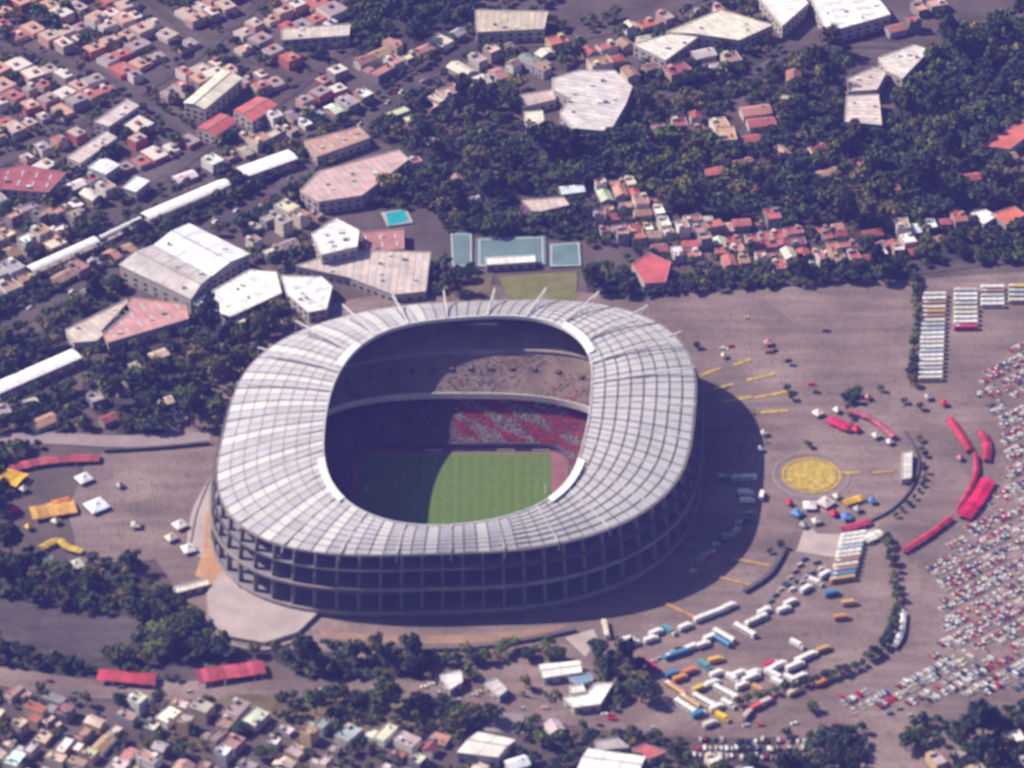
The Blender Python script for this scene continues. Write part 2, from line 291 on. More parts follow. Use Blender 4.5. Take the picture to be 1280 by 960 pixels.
# ------------------------------------------------------------------ the setting: ground, car parks, roads
DK = ['dark', 'dark', 'dark', 'mid green', 'mid green', 'olive']
WOODS = [
    dict(a=([(-20, 448), (80, 398), (150, 348), (160, 368), (88, 408), (96, 436), (-20, 484)], 'below the avenue beside the salmon shed', 'trees below the avenue', 2.4, (3.2, 5.5), DK, 40), k=dict()),
    dict(a=([(310, 325), (380, 300), (395, 322), (372, 335), (350, 338)], 'between the white halls and the beige hall', 'trees between the halls', 1.6, (2.8, 4.5), DK, 12), k=dict()),
    dict(a=([(790, 105), (930, 100), (900, 150), (800, 150)], 'behind the red row of houses', 'trees behind the red row', 2.2, (3.2, 5.5), DK, 30), k=dict()),
    dict(a=([(740, 800), (765, 790), (812, 860), (805, 890), (765, 880), (745, 850)], 'in the clump beside the white pavilions', 'trees beside the white pavilions', 3, (4, 6), ['dark'], 22), k=dict()),
    dict(a=([(975, 905), (1010, 890), (1078, 905), (1085, 975), (980, 975)], 'in the dark clump beside the front avenue cars', 'trees by the avenue cars', 3, (4.5, 6.5), ['dark'], 26), k=dict()),
    dict(a=([(1195, 905), (1215, 865), (1290, 870), (1290, 975), (1190, 975)], 'in the clump below the packed car park', 'trees by the packed car park', 3, (4.5, 7), ['dark'], 30), k=dict()),
    dict(a=([(1150, 880), (1200, 872), (1195, 930), (1130, 940)], 'scattered below the packed car park', 'trees by the packed car park', 1.5, (3, 4.5), DK, 8), k=dict()),
    dict(a=([(110, 705), (150, 700), (205, 745), (262, 790), (330, 810), (420, 820), (540, 838), (545, 862), (400, 858), (330, 818), (250, 830), (120, 835), (180, 780), (100, 745)], 'in the wood below the terrace ramp', 'trees below the terrace ramp', 2.5, (3.5, 6), DK, 70), k=dict()),
    dict(a=([(-20, 700), (40, 690), (110, 720), (150, 770), (-20, 748)], 'around the paved yard', 'trees around the paved yard', 2.5, (3.5, 6), DK, 26), k=dict()),
    dict(a=([(-20, 800), (90, 832), (250, 852), (240, 876), (100, 858), (-20, 832)], 'in the strip below the paved yard', 'trees below the paved yard', 2.5, (3.5, 5.5), DK, 26), k=dict()),
    dict(a=([(340, 868), (600, 868), (640, 890), (600, 915), (520, 925), (360, 905)], 'on the dry verge', 'trees on the dry verge', 1.6, (3.5, 6), ['dark', 'dark', 'olive', 'mid green'], 34), k=dict()),
    dict(a=([(550, 815), (700, 805), (700, 826), (610, 832), (560, 832)], 'along the low front wall', 'trees along the front wall', 1.6, (3, 4.5), ['mid green', 'mid green', 'dark'], 12), k=dict()),
    dict(a=([(400, 806), (550, 812), (540, 836), (410, 820)], 'along the low front wall', 'trees along the front wall', 2, (3, 4.5), DK, 14), k=dict()),
    dict(a=([(580, 845), (780, 885), (770, 900), (640, 882)], 'along the front avenue kerb', 'trees along the front avenue', 1.5, (2.5, 4), DK, 12), k=dict()),
    dict(a=([(108, 452), (200, 425), (300, 372), (405, 392), (335, 430), (285, 520), (262, 540), (150, 545), (100, 500)], 'between the sheds and the stadium', 'trees between the sheds and the stadium', 2.6, (3.8, 6.2), DK, 75), k=dict()),
    dict(a=([(-20, 512), (100, 482), (110, 540), (-20, 540)], 'behind the access road', 'trees behind the access road', 1.8, (3.5, 5.5), DK, 26), k=dict()),
    dict(a=([(-20, 560), (60, 560), (30, 570), (-20, 700), (-20, 590)], 'around the yellow awning', 'trees around the yellow awning', 2, (3, 5), DK, 14), k=dict()),
    dict(a=([(0, 330), (130, 300), (300, 225), (420, 150), (470, 150), (380, 250), (300, 280), (240, 278), (150, 320), (70, 380), (-20, 440), (-20, 340)], 'along the rail line', 'trees along the rail line', 2.2, (3.6, 6), DK, 80), k=dict()),
    dict(a=([(430, -10), (595, -10), (590, 60), (440, 70)], 'in the far clump beside the tan block', 'trees beside the tan block', 2.4, (4.5, 7), ['dark'], 40), k=dict()),
    dict(a=([(540, 335), (600, 335), (560, 372), (520, 372), (535, 360)], 'behind the far roof edge of the stadium', 'trees behind the stadium', 2.2, (3.5, 5.5), DK, 14), k=dict()),
    dict(a=([(725, 330), (790, 352), (900, 345), (1140, 330), (1140, 350), (905, 366), (800, 372), (735, 368)], 'along the back of the open car park', 'trees behind the open car park', 2.4, (3.6, 5.6), DK, 60), k=dict()),
    dict(a=([(470, 170), (650, 180), (760, 235), (650, 245), (590, 290), (560, 292), (540, 260), (505, 262), (455, 260), (510, 200)], 'in the wood beside the pink store', 'trees beside the pink store', 2.6, (4.2, 6.8), DK, 90), k=dict()),
    dict(a=([(500, 100), (650, 100), (660, 170), (560, 175), (480, 165)], 'around the avenue end', 'trees around the avenue end', 1.8, (4, 6), DK, 36), k=dict()),
    dict(a=([(640, 180), (800, 150), (960, 185), (1060, 160), (1110, 170), (1215, 160), (1290, 245), (1280, 262), (1200, 262), (1140, 285), (960, 280), (850, 270), (770, 222), (655, 238)], 'in the great wood', 'trees of the great wood', 3, (4.8, 7.5), DK, 330), k=dict()),
    dict(a=([(1130, 90), (1200, 40), (1290, 20), (1290, 180), (1210, 170), (1110, 165)], 'in the great wood', 'trees of the great wood', 3, (4.8, 7.5), ['dark'], 130), k=dict()),
    dict(a=([(800, 70), (1060, 60), (1050, 165), (960, 180), (930, 120), (800, 125)], 'between the houses at the top of the wood', 'trees at the top of the wood', 2.4, (4, 6), DK, 60), k=dict()),
    dict(a=([(-20, -10), (440, -10), (430, 120), (250, 260), (130, 300), (-20, 330)], 'between the crowded houses', 'trees between the crowded houses', 1.9, (2.6, 4.6), DK, 160), k=dict(gap=.42)),
    dict(a=([(600, 40), (800, 20), (960, -10), (960, 60), (800, 60), (690, 90), (620, 90)], 'around the cream halls', 'trees around the cream halls', 1.0, (3.5, 5), DK, 36), k=dict()),
    dict(a=([(560, 285), (740, 260), (740, 300), (690, 300), (560, 292)], 'behind the green courts', 'trees behind the green courts', 2, (3.5, 5.5), DK, 26), k=dict()),
    dict(a=([(660, 235), (860, 265), (1150, 285), (1222, 285), (1150, 325), (920, 345), (740, 320)], 'between the red-roofed houses', 'trees of the red-roofed estate', .9, (2.2, 3.6), DK, 50), k=dict(gap=.6)),
    dict(a=([(1150, 285), (1290, 275), (1290, 330), (1150, 335)], 'behind the bus rows', 'trees behind the bus rows', 2, (3.5, 5), DK, 34), k=dict()),
    dict(a=([(-20, 858), (250, 880), (600, 930), (640, 980), (-20, 990)], 'between the pale houses', 'trees between the pale houses', 1.7, (2.6, 4.4), DK, 46), k=dict(gap=.6)),
    dict(a=([(640, 905), (960, 925), (960, 985), (640, 985)], 'near the gabled warehouses', 'trees near the gabled warehouses', 1.2, (2.8, 4.5), DK, 34), k=dict(gap=.6)),
    dict(a=([(1050, 495), (1072, 495), (1080, 530), (1060, 545)], 'behind the crimson stage', 'trees behind the stage', 2, (2.5, 3.5), ['dark'], 5), k=dict()),
    dict(a=([(300, 255), (390, 205), (380, 260), (320, 300), (300, 290)], 'along the avenue by the pink store', 'trees along the avenue', 2.2, (3.5, 5.5), DK, 24), k=dict())]
_lv = [0]
def sheet(name, poly, m, z=None, kind='structure'):
    """flat ground sheet; every sheet lies a few mm above the one before"""
    if z is None: _lv[0] += 1; z = 0.012 * _lv[0]
    if area2(poly) < 0: poly = poly[::-1]
    mb = MB(); mb.face([(x, y, z) for x, y in poly]); o = mb.build(name, M[m]); o['kind'] = kind
    return o
def strip_poly(pts, wd):
    """polyline (world) -> polygon of width wd"""
    L, R = [], []
    for i, p in enumerate(pts):
        a = pts[max(0, i - 1)]; b = pts[min(len(pts) - 1, i + 1)]
        dx, dy = b[0] - a[0], b[1] - a[1]; l = math.hypot(dx, dy) or 1
        nx, ny = -dy / l * wd / 2, dx / l * wd / 2
        L.append((p[0] + nx, p[1] + ny)); R.append((p[0] - nx, p[1] - ny))
    return L + R[::-1]
def smooth(pts, n=6):
    out = []
    for i in range(len(pts) - 1):
        p0 = pts[max(0, i - 1)]; p1 = pts[i]; p2 = pts[i + 1]; p3 = pts[min(len(pts) - 1, i + 2)]
        for k in range(n):
            t = k / n
            out.append(tuple(0.5 * ((2 * p1[j]) + (-p0[j] + p2[j]) * t + (2 * p0[j] - 5 * p1[j] + 4 * p2[j] - p3[j]) * t * t + (-p0[j] + 3 * p1[j] - 3 * p2[j] + p3[j]) * t ** 3) for j in (0, 1)))
    out.append(pts[-1]); return out

# ------------------------------------------------------------------ stadium plan curves
OUT_PX = [(273,570),(277,615),(287,645),(320,670),(367,685),(425,692),(500,692),(565,691),(625,687),(712,676),(775,655),(820,627),(842,607),(860,565),(866,525),(869,500),(865,462),(857,432),(848,422),(822,405),(785,387),(735,379),(672,376),(610,376),(580,378),(510,383),(460,388),(430,396),(395,407),(360,422),(325,442),(305,470),(290,505),(280,542)]
IN_PX = [(580,396),(535,401),(497,409),(465,422),(440,440),(420,475),(410,505),(405,545),(407,580),(417,612),(427,625),(450,639),(512,656),(532,658),(575,658),(620,650),(660,637),(700,615),(717,592),(724,575),(730,545),(737,505),(739,462),(735,442),(725,422),(710,408),(672,400),(622,395)]
ZO, ZI = 38.5, 45.5
def fit(px, z, order, c=None):
    P = np.array([G(a, b, z) for a, b in px])
    th = np.arctan2(P[:, 1] - c[1], P[:, 0] - c[0]); r = np.hypot(P[:, 1] - c[1], P[:, 0] - c[0])
    o = np.argsort(th); th = th[o]; r = r[o]
    t = np.linspace(-math.pi, math.pi, 361)[:-1]
    rr = np.interp(t, np.r_[th - 2 * math.pi, th, th + 2 * math.pi], np.r_[r, r, r])
    A = [np.ones_like(t)]
    for k in range(1, order + 1): A += [np.cos(k * t), np.sin(k * t)]
    co = np.linalg.lstsq(np.array(A).T, rr, rcond=None)[0]
    def f(a):
        v = co[0]
        for k in range(1, order + 1): v += co[2 * k - 1] * math.cos(k * a) + co[2 * k] * math.sin(k * a)
        return v
    return f
_P = np.array([G(a, b, ZO) for a, b in OUT_PX]); SC = ((_P[:, 0].min() + _P[:, 0].max()) / 2, (_P[:, 1].min() + _P[:, 1].max()) / 2)
R_OUT = fit(OUT_PX, ZO, 6, SC); R_IN = fit(IN_PX, ZI, 7, SC)
def SE(a, hx, hy, n):
    return (abs(math.cos(a) / hx) ** n + abs(math.sin(a) / hy) ** n) ** (-1 / n)
def pol(a, r): return (SC[0] + r * math.cos(a), SC[1] + r * math.sin(a))
def arc_angles(N, off=0.0):
    t = np.linspace(-math.pi, math.pi, 1441)
    p = np.array([pol(a, (R_OUT(a) * 0.6 + R_IN(a) * 0.4)) for a in t])
    s = np.r_[0, np.cumsum(np.hypot(*np.diff(p, axis=0).T))]
    return [float(np.interp(((i + off) / N % 1.0) * s[-1], s, t)) for i in range(N)]
STADIUM = [pol(a, R_OUT(a) + 9) for a in np.linspace(0, 2 * math.pi, 73)[:-1]]
occ_poly(STADIUM)

# ground with the sunken bowl cut out
HOLE = [pol(a, R_OUT(a) - 6) for a in np.linspace(0, 2 * math.pi, 97)[:-1]]
mb = MB(); S = 2600; k = 0
ring = [pol(a, 6000) for a in np.linspace(0, 2 * math.pi, 97)[:-1]]
ring = [(max(-S, min(S, x)), max(-S, min(S, y))) for x, y in ring]
mb.v = [(x, y, 0) for x, y in HOLE] + [(x, y, 0) for x, y in ring]
for i in range(96):
    j = (i + 1) % 96; mb.f.append((i, 96 + i, 96 + j, j)); mb.mi.append(0)
tag(mb.build('ground', M['earth']), kind='structure')

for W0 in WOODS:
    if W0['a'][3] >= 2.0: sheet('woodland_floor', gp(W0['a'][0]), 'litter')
def ring_sheet(name, poly, m):
    """car park sheet with the stadium cut out (ear-clipped through a bridge)"""
    import mathutils.geometry as mg
    _lv[0] += 1; z = 0.012 * _lv[0]
    hole = [pol(a, R_OUT(a) - 4) for a in np.linspace(0, 2 * math.pi, 73)[:-1]]
    loops = [[Vector((x, y, 0)) for x, y in poly], [Vector((x, y, 0)) for x, y in hole]]
    tris = mg.tessellate_polygon(loops)
    pts = poly + hole
    m_ = MB(); m_.v = [(x, y, z) for x, y in pts]
    for t in tris:
        a, b, c = [pts[i] for i in t]
        t = t if (b[0]-a[0])*(c[1]-a[1])-(b[1]-a[1])*(c[0]-a[0]) > 0 else t[::-1]
        m_.f.append(tuple(t)); m_.mi.append(0)
    return tag(m_.build(name, M[m]), kind='structure')
PARK = gp([(205, 545), (265, 480), (330, 395), (560, 352), (800, 372), (905, 362), (1135, 350), (1290, 340), (1300, 980), (1000, 985), (960, 900), (850, 905), (700, 880), (560, 850), (420, 815), (330, 815), (260, 800), (225, 745), (195, 700), (100, 705), (85, 640), (110, 572)])
ring_sheet('car_park', PARK, 'asphalt')
sheet('paved_yard', gp([(-10, 748), (90, 762), (180, 785), (150, 822), (90, 832), (-10, 800)]), 'asphalt_dark')
sheet('access_road', strip_poly(smooth(gp([(-30, 552), (60, 548), (150, 552), (262, 546)])), 11), 'paving')
RAILROAD = smooth(gp([(-60, 438), (70, 378), (190, 320), (330, 248), (430, 175), (540, 90), (640, 20), (700, -30)]))
sheet('avenue', strip_poly(RAILROAD, 14), 'asphalt_dark'); occ_poly(strip_poly(RAILROAD, 13))
FRONT = smooth(gp([(-40, 838), (120, 862), (330, 862), (520, 862), (640, 882), (780, 905), (900, 912), (1040, 905), (1160, 890), (1320, 870)]))
sheet('front_avenue', strip_poly(FRONT, 15), 'asphalt'); occ_poly(strip_poly(FRONT, 13))
BACKR = smooth(gp([(1300, 318), (1150, 338), (1000, 352), (900, 360), (810, 362)]))
sheet('back_street', strip_poly(BACKR, 9), 'asphalt_dark')
STREETS = [[(-20, 215), (150, 130), (260, 60), (350, -20)], [(130, 290), (215, 215), (330, 140), (440, 60)], [(0, 60), (120, 90), (230, 170)], [(170, -10), (250, 50), (380, 110)],
           [(640, 60), (760, 40), (900, -10)], [(800, 120), (900, 110), (1010, 60), (1160, 60)]]
for s in STREETS:
    p = strip_poly(smooth(gp(s)), 7); sheet('side_street', p, 'asphalt_dark'); occ_poly(strip_poly(smooth(gp(s)), 7))
sheet('dry_verge', gp([(400, 872), (560, 872), (640, 893), (590, 925), (480, 925), (330, 905), (250, 880), (300, 868)]), 'dry_grass')
sheet('grass_lot', gp([(622, 346), (722, 340), (720, 378), (640, 380)]), 'lawn')
sheet('dirt_lot', gp([(548, 345), (616, 344), (612, 378), (560, 382)]), 'dry_grass')
sheet('concrete_apron', gp([(995, 690), (1008, 655), (1022, 668), (1058, 668), (1100, 655), (1075, 685), (1040, 697)]), 'pale_paving')
sheet('concrete_pad', gp([(706, 798), (742, 787), (748, 800), (732, 822)]), 'pale_paving')
sheet('forecourt', gp([(600, 890), (655, 893), (655, 918), (600, 915)]), 'paving')
sheet('terrace', smooth(gp([(232, 690), (240, 640), (262, 600)]) + gp([(285, 585), (270, 640), (258, 700)])), 'pale_paving')
ramp_ = MB(); ramp_.prism(gp([(258, 742), (278, 712), (300, 735), (340, 752), (398, 765), (372, 790), (330, 803), (285, 795), (262, 775)], 2.6), 0, 2.6); tag(ramp_.build('curved_ramp', M['pale_paving']), kind='structure')
sheet('soil_bank', gp([(258, 640), (280, 636), (286, 690), (304, 724), (270, 734), (244, 720), (254, 690)]), 'soil_orange')
sheet('soil_verge', smooth(gp([(400, 788), (470, 794), (560, 795), (640, 790), (700, 782)]) + gp([(700, 788), (640, 800), (560, 806), (470, 804), (400, 798)])), 'soil')
# yellow painted circle on the plaza and painted bay lines
def annulus(name, c, r0, r1, m, n=64):
    _lv[0] += 1; z = 0.012 * _lv[0]; mb = MB()
    for i in range(n):
        a, b = 2 * math.pi * i / n, 2 * math.pi * (i + 1) / n
        if r0 > 0: mb.face([(c[0] + r0 * math.cos(a), c[1] + r0 * math.sin(a), z), (c[0] + r1 * math.cos(a), c[1] + r1 * math.sin(a), z), (c[0] + r1 * math.cos(b), c[1] + r1 * math.sin(b), z), (c[0] + r0 * math.cos(b), c[1] + r0 * math.sin(b), z)])
    if r0 == 0: mb.face([(c[0] + r1 * math.cos(2 * math.pi * i / n), c[1] + r1 * math.sin(2 * math.pi * i / n), z) for i in range(n)])
    return tag(mb.build(name, M[m]), kind='structure')
YC = G(1014, 595)
annulus('painted_disc', YC, 0, 14.2, 'yellow_paint'); annulus('painted_ring', YC, 14.9, 16.4, 'yellow_paint')
annulus('plaza_ring', YC, 20.0, 21.4, 'paving')
sheet('painted_arm', strip_poly(gp([(1052, 592), (1076, 591)]), 2.2), 'yellow_paint')
for a, b, m in (((917, 457), (938, 450), 0), ((934, 476), (968, 468), 0), ((893, 487), (916, 481), 0), ((944, 498), (986, 490), 0), ((876, 470), (900, 461), 0), ((905, 503), (940, 497), 0), ((945, 517), (986, 514), 0),
                ((916, 699), (962, 708), 1), ((892, 721), (942, 733), 1), ((829, 754), (876, 776), 1), ((1090, 592), (1118, 590), 1)):
    sheet('painted_line', strip_poly(gp([a, b]), 2.3), 'orange_paint' if m else 'yellow_paint')

def bays(px, rz, aisle, fill):
    P = gp(px); cx = sum(p[0] for p in P) / len(P); cy = sum(p[1] for p in P) / len(P); c, s = math.cos(rz), math.sin(rz); m_ = MB()
    _lv[0] += 1; z = .012 * _lv[0]
    for v in range(-20, 21):
        for u in range(-60, 61):
            a, b_ = u * 2.7, v * aisle; x, y = cx + c * a - s * b_, cy + s * a + c * b_
            if not inside(P, x, y) or random.random() > fill: continue
            m_.face([(q[0], q[1], z) for q in rect(x, y, .22, 9.6, rz)])
    tag(m_.build('bay_lines', M['bayline']), kind='structure')
M['bayline'] = mat('worn_bay_paint', (.25, .2, .185), .9, .35, .2, 1.5)
bays([(860, 388), (1128, 360), (1132, 478), (1010, 508), (905, 425)], rad(4), 17, .55)
bays([(830, 800), (900, 770), (1040, 760), (1090, 790), (1060, 825), (960, 850), (850, 880), (815, 850)], rad(33), 17, .5)
bays([(120, 580), (225, 575), (215, 640), (190, 690), (120, 690)], rad(10), 17, .5)
# ------------------------------------------------------------------ the stadium
ST = empty('football_stadium', (SC[0], SC[1], 0))
tag(ST, 'huge oval football stadium with gridded white roof ring around a green pitch', 'stadium')
OFF = Vector((SC[0], SC[1], 0))
def sbuild(mb, name, m, parent=ST, color=None):
    if parent is ST: mb.v = [(x - OFF.x, y - OFF.y, z) for x, y, z in mb.v]
    return mb.build(name, m, parent, color)
def sub(mb, name, m, parent): # sub-part: parent sits at the stadium origin too
    mb.v = [(x - OFF.x, y - OFF.y, z) for x, y, z in mb.v]
    return mb.build(name, m, parent)
NR, NC = 108, 8
ANG = arc_angles(NR)
def roofpt(a, t, dz=0.0):
    r = R_IN(a) + (R_OUT(a) - R_IN(a)) * t
    x, y = pol(a, r); z = ZI + (ZO - ZI) * t + 1.6 * math.sin(math.pi * t) + dz
    return (x, y, z)
# deck under the panels
mb = MB(); AA = list(np.linspace(-math.pi, math.pi, 169)[:-1])
for i in range(168):
    a, b = AA[i], AA[(i + 1) % 168]
    for j in range(NC):
        t0, t1 = j / NC, (j + 1) / NC
        mb.face([roofpt(a, t0, -.5), roofpt(a, t1, -.5), roofpt(b, t1, -.5), roofpt(b, t0, -.5)])
        mb.face([roofpt(a, t0, -1.3), roofpt(b, t0, -1.3), roofpt(b, t1, -1.3), roofpt(a, t1, -1.3)])
    for t in (0, 1): mb.face([roofpt(a, t, -.5), roofpt(b, t, -.5), roofpt(b, t, -1.3), roofpt(a, t, -1.3)])
sbuild(mb, 'roof_deck', M['roofdeck'])
# panels
cells = []
for i in range(NR):
    a0, a1 = ANG[i], ANG[(i + 1) % NR]
    if a1 < a0: a1 += 2 * math.pi
    for j in range(NC):
        t0, t1 = j / NC, (j + 1) / NC
        am = (a0 + a1) / 2; L = R_OUT(am) - R_IN(am); west = math.cos(am) < -.15 or (math.cos(am) < .25 and math.sin(am) < 0)
        gt = (0.22 if west else 0.5) / L; ga = 0.36 / (R_IN(am) + L * (t0 + t1) / 2) * (2.2 if i % 4 == 0 else 1.0)
        gb = 0.36 / (R_IN(am) + L * (t0 + t1) / 2)
        q = [roofpt(a0 + ga, t0 + gt), roofpt(a0 + ga, t1 - gt), roofpt(a1 - gb, t1 - gt), roofpt(a1 - gb, t0 + gt)]
        ar = abs(area2([(p[0], p[1]) for p in q])) / 2
        # the pleat between ribs: middle strip a little proud
        lift = (0.0, 0.2, 0.05, 0.16)[i % 4] + random.uniform(-.05, .05)
        q = [(x, y, z + lift) for x, y, z in q]
        west = math.cos(am) < -.15 or (math.cos(am) < .25 and math.sin(am) < 0)
        cells.append((ar, q, 1 if west and i % 4 in (1, 3) else (2 if west and i % 4 == 2 else 0)))
cells.sort(key=lambda c: -c[0])
def slab(mb, q, th=.4):
    k = len(mb.v); mb.v += list(q) + [(x, y, z - th) for x, y, z in q]
    for f in ((0, 1, 2, 3), (4, 5, 1, 0), (5, 6, 2, 1), (6, 7, 3, 2), (7, 4, 0, 3)):
        mb.f.append(tuple(k + i for i in f)); mb.mi.append(0)
RPM = [M['roofpanel'], M['roofpanel_grey'], M['roofpanel_pale']]
for ar, q, mi_ in cells[:300]:
    mb = MB(); slab(mb, q); sbuild(mb, 'roof_panel', RPM[mi_])
mb = MB()
for ar, q, mi_ in cells[300:]:
    k_ = len(mb.f); slab(mb, q); mb.mi[k_:] = [mi_] * (len(mb.f) - k_)
sbuild(mb, 'roof_panels', RPM)['kind'] = 'stuff'
# ribs : raised trusses every third bay
for i in range(0, NR, 4):
    a = ANG[i]; s_ = math.sin(a)
    hgt = 1.5 + 7.0 * max(0.0, min(1.0, (s_ - 0.1) / 0.5))
    mb = MB()
    top = [roofpt(a, t, 0.9 + (hgt - 0.9) * t) for t in (0, .25, .5, .75, 1)]
    bot = [roofpt(a, t, 0.35) for t in (0, .25, .5, .75, 1)]
    ox, oy = pol(a, R_OUT(a) + 1.6); tip = (ox, oy, ZO - 4.0)
    bw = .45 + .25 * max(0.0, min(1.0, (s_ - .1) / .5)); mb.bar(top[0], top[4], bw); mb.bar(bot[0], bot[4], .4)
    for k in range(1, 5):
        mb.bar(top[k], bot[k], .22)
        mb.bar(top[k], bot[k - 1], .18)
    mb.bar(top[4], bot[4], .35); mb.bar(bot[4], tip, .4)
    sbuild(mb, 'roof_rib', M['steel_white'])
# inner rim fascia and outer gutter
def ringwall(mb, rf, z0, z1, th, n=168, a0=-math.pi, a1=math.pi, closed=True):
    A = list(np.linspace(a0, a1, n + 1))
    for i in range(n):
        a, b = A[i], A[i + 1]
        P = [(*pol(x, rf(x) + d), z) for x in (a, b) for d in (0, th) for z in (z0, z1)]
        # P: a-in-z0,a-in-z1,a-out-z0,a-out-z1,b-in-z0,b-in-z1,b-out-z0,b-out-z1
        k = len(mb.v); mb.v += P
        for f in ((1, 3, 7, 5), (2, 6, 7, 3), (0, 1, 5, 4), (0, 4, 6, 2)):
            mb.f.append(tuple(k + q for q in f)); mb.mi.append(0)
        if not closed and i == 0: mb.f.append((k, k + 2, k + 3, k + 1)); mb.mi.append(0)
        if not closed and i == n - 1: mb.f.append((k + 4, k + 5, k + 7, k + 6)); mb.mi.append(0)
mb = MB(); ringwall(mb, lambda a: R_IN(a) - .7, ZI - 1.6, ZI + .7, .6); sbuild(mb, 'rim_fascia', M['steel_white'])
mb = MB(); ringwall(mb, lambda a: R_OUT(a) + .1, ZO - 1.2, ZO + .1, .5); sbuild(mb, 'roof_gutter', M['concrete'])
def px_ang(px, py, z=ZI):
    x, y = G(px, py, z); return math.atan2(y - SC[1], x - SC[0])
for (p, q) in (((706, 405), (736, 443)), ((401, 574), (427, 626)), ((723, 574), (684, 622)), ((448, 432), (428, 460))):
    a0, a1 = sorted((px_ang(*p), px_ang(*q)))
    mb = MB(); A = np.linspace(a0, a1, 13)
    for i in range(12):
        a, b = A[i], A[i + 1]
        f = lambda x, d, z: (*pol(x, R_IN(x) + d), z if z < ZI + 3 else z - 2.3)
        mb.face([f(a, -.9, ZI + .9), f(a, 3.6, ZI + 3.6), f(b, 3.6, ZI + 3.6), f(b, -.9, ZI + .9)][::-1])
        mb.face([f(a, -.9, ZI + .9), f(a, 3.6, ZI + 3.6), f(a, 3.6, ZI + 3.2), f(a, -.9, ZI + .5)])
        mb.face([f(b, -.9, ZI + .9), f(b, -.9, ZI + .5), f(b, 3.6, ZI + 3.2), f(b, 3.6, ZI + 3.6)])
        mb.face([f(a, 3.6, ZI + 3.6), f(a, 3.6, ZI + .6), f(b, 3.6, ZI + .6), f(b, 3.6, ZI + 3.6)])
        mb.face([f(a, -.9, ZI + .9), f(b, -.9, ZI + .9), f(b, -.9, ZI - 1.0), f(a, -.9, ZI - 1.0)])
    sbuild(mb, 'rim_screen', M['white'])['label'] = 'bright white curved screen on the roof rim'
# stands
def tier(name, rf0, z0, rf1, z1, rows, m, n=144):
    mb = MB(); A = np.linspace(-math.pi, math.pi, n + 1)[:-1]
    prof = []
    for k in range(rows):
        prof += [(k / rows, z0 + (z1 - z0) * k / rows), (k / rows, z0 + (z1 - z0) * (k + 1) / rows)]
    prof.append((1.0, z1))
    for a in A:
        r0, r1 = rf0(a), rf1(a)
        for t, z in prof: mb.v.append((*pol(a, r0 + (r1 - r0) * t), z))
    P = len(prof)
    for i in range(n):
        j = (i + 1) % n
        for k in range(P - 1):
            mb.f.append((i * P + k, i * P + k + 1, j * P + k + 1, j * P + k)); mb.mi.append(0)
    return sbuild(mb, name, m)
PZ = -9.0
rp = lambda a: SE(a, 60.5, 41.3, 7)
rl = lambda a: SE(a, 99, 71, 3.0)
rb = lambda a: min(SE(a, 92, 62, 2.7), R_OUT(a) - 30)
rm = lambda a: rb(a) * 0.5 + (R_OUT(a) - 11) * 0.5
ru = lambda a: R_OUT(a) - 9
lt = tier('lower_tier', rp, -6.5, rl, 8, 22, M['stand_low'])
mt = tier('middle_tier', rb, 13.0, rm, 24.5, 16, M['stand'])
ut = tier('upper_tier', lambda a: rm(a) + 2.2, 27.0, ru, 37.0, 16, M['stand'])
mb = MB(); ringwall(mb, lambda a: rm(a), 24.4, 26.9, 2.3); sbuild(mb, 'tier_walkway', M['concrete'])
mb = MB(); ringwall(mb, lambda a: rb(a) - .6, 10.2, 14.1, .6); sbuild(mb, 'balcony_front', M['steel_white'])
mb = MB(); ringwall(mb, lambda a: rb(a) + .1, 9.6, 10.2, 18); sbuild(mb, 'balcony_slab', M['concrete_dark'])
mb = MB(); ringwall(mb, lambda a: rl(a), 7.4, 9.6, 1.0); sbuild(mb, 'concourse_wall', M['concrete_dark'])
mb = MB(); ringwall(mb, lambda a: rp(a) - .9, PZ, -5.6, .8); sbuild(mb, 'pitch_wall', M['concrete_dark'])
# dark mouths of the stairs on the middle tier
for k in range(44):
    a = -math.pi + 2 * math.pi * (k + .5) / 44; mb = MB()
    r = rb(a) + (rm(a) - rb(a)) * .62; d = (math.cos(a), math.sin(a)); t = (-d[1], d[0]); c = pol(a, r)
    z = 13 + (11.5) * .62
    P = [(c[0] + t[0] * u + d[0] * v, c[1] + t[1] * u + d[1] * v) for u, v in ((-1.3, -1.4), (1.3, -1.4), (1.3, 1.4), (-1.3, 1.4))]
    mb.prism(P, z - .6, z + 1.5); sbuild(mb, 'stair_mouth', M['concrete_dark'])
# pitch
mb = MB(); mb.face([(*pol(a, rp(a)), PZ) for a in np.linspace(0, 2 * math.pi, 97)[:-1]]); sbuild(mb, 'pitch_surround', M['redtrack'])
mb = MB(); x, y = SC; mb.face([(x - 55, y - 36, PZ + .03), (x + 50.5, y - 36, PZ + .03), (x + 50.5, y + 36, PZ + .03), (x - 55, y + 36, PZ + .03)])
pitch = sbuild(mb, 'pitch', M['grass'])
mb = MB(); z0 = PZ + .05; z1 = PZ + .06
def ln(x0, y0, x1, y1):
    h = .09; x0 = x0 * .93 - 2.2; x1 = x1 * .93 - 2.2; mb.box(SC[0] + min(x0, x1) - h, SC[0] + max(x0, x1) + h, SC[1] + min(y0, y1) - h, SC[1] + max(y0, y1) + h, z0, z1, bottom=False)
for s in (-1, 1):
    ln(-52.5, 34 * s, 52.5, 34 * s); ln(52.5 * s, -34, 52.5 * s, 34)
    ln(36 * s, -20.2, 36 * s, 20.2); ln(36 * s, -20.2, 52.5 * s, -20.2); ln(36 * s, 20.2, 52.5 * s, 20.2)
    ln(47 * s, -9.2, 47 * s, 9.2); ln(47 * s, -9.2, 52.5 * s, -9.2); ln(47 * s, 9.2, 52.5 * s, 9.2)
ln(0, -34, 0, 34)
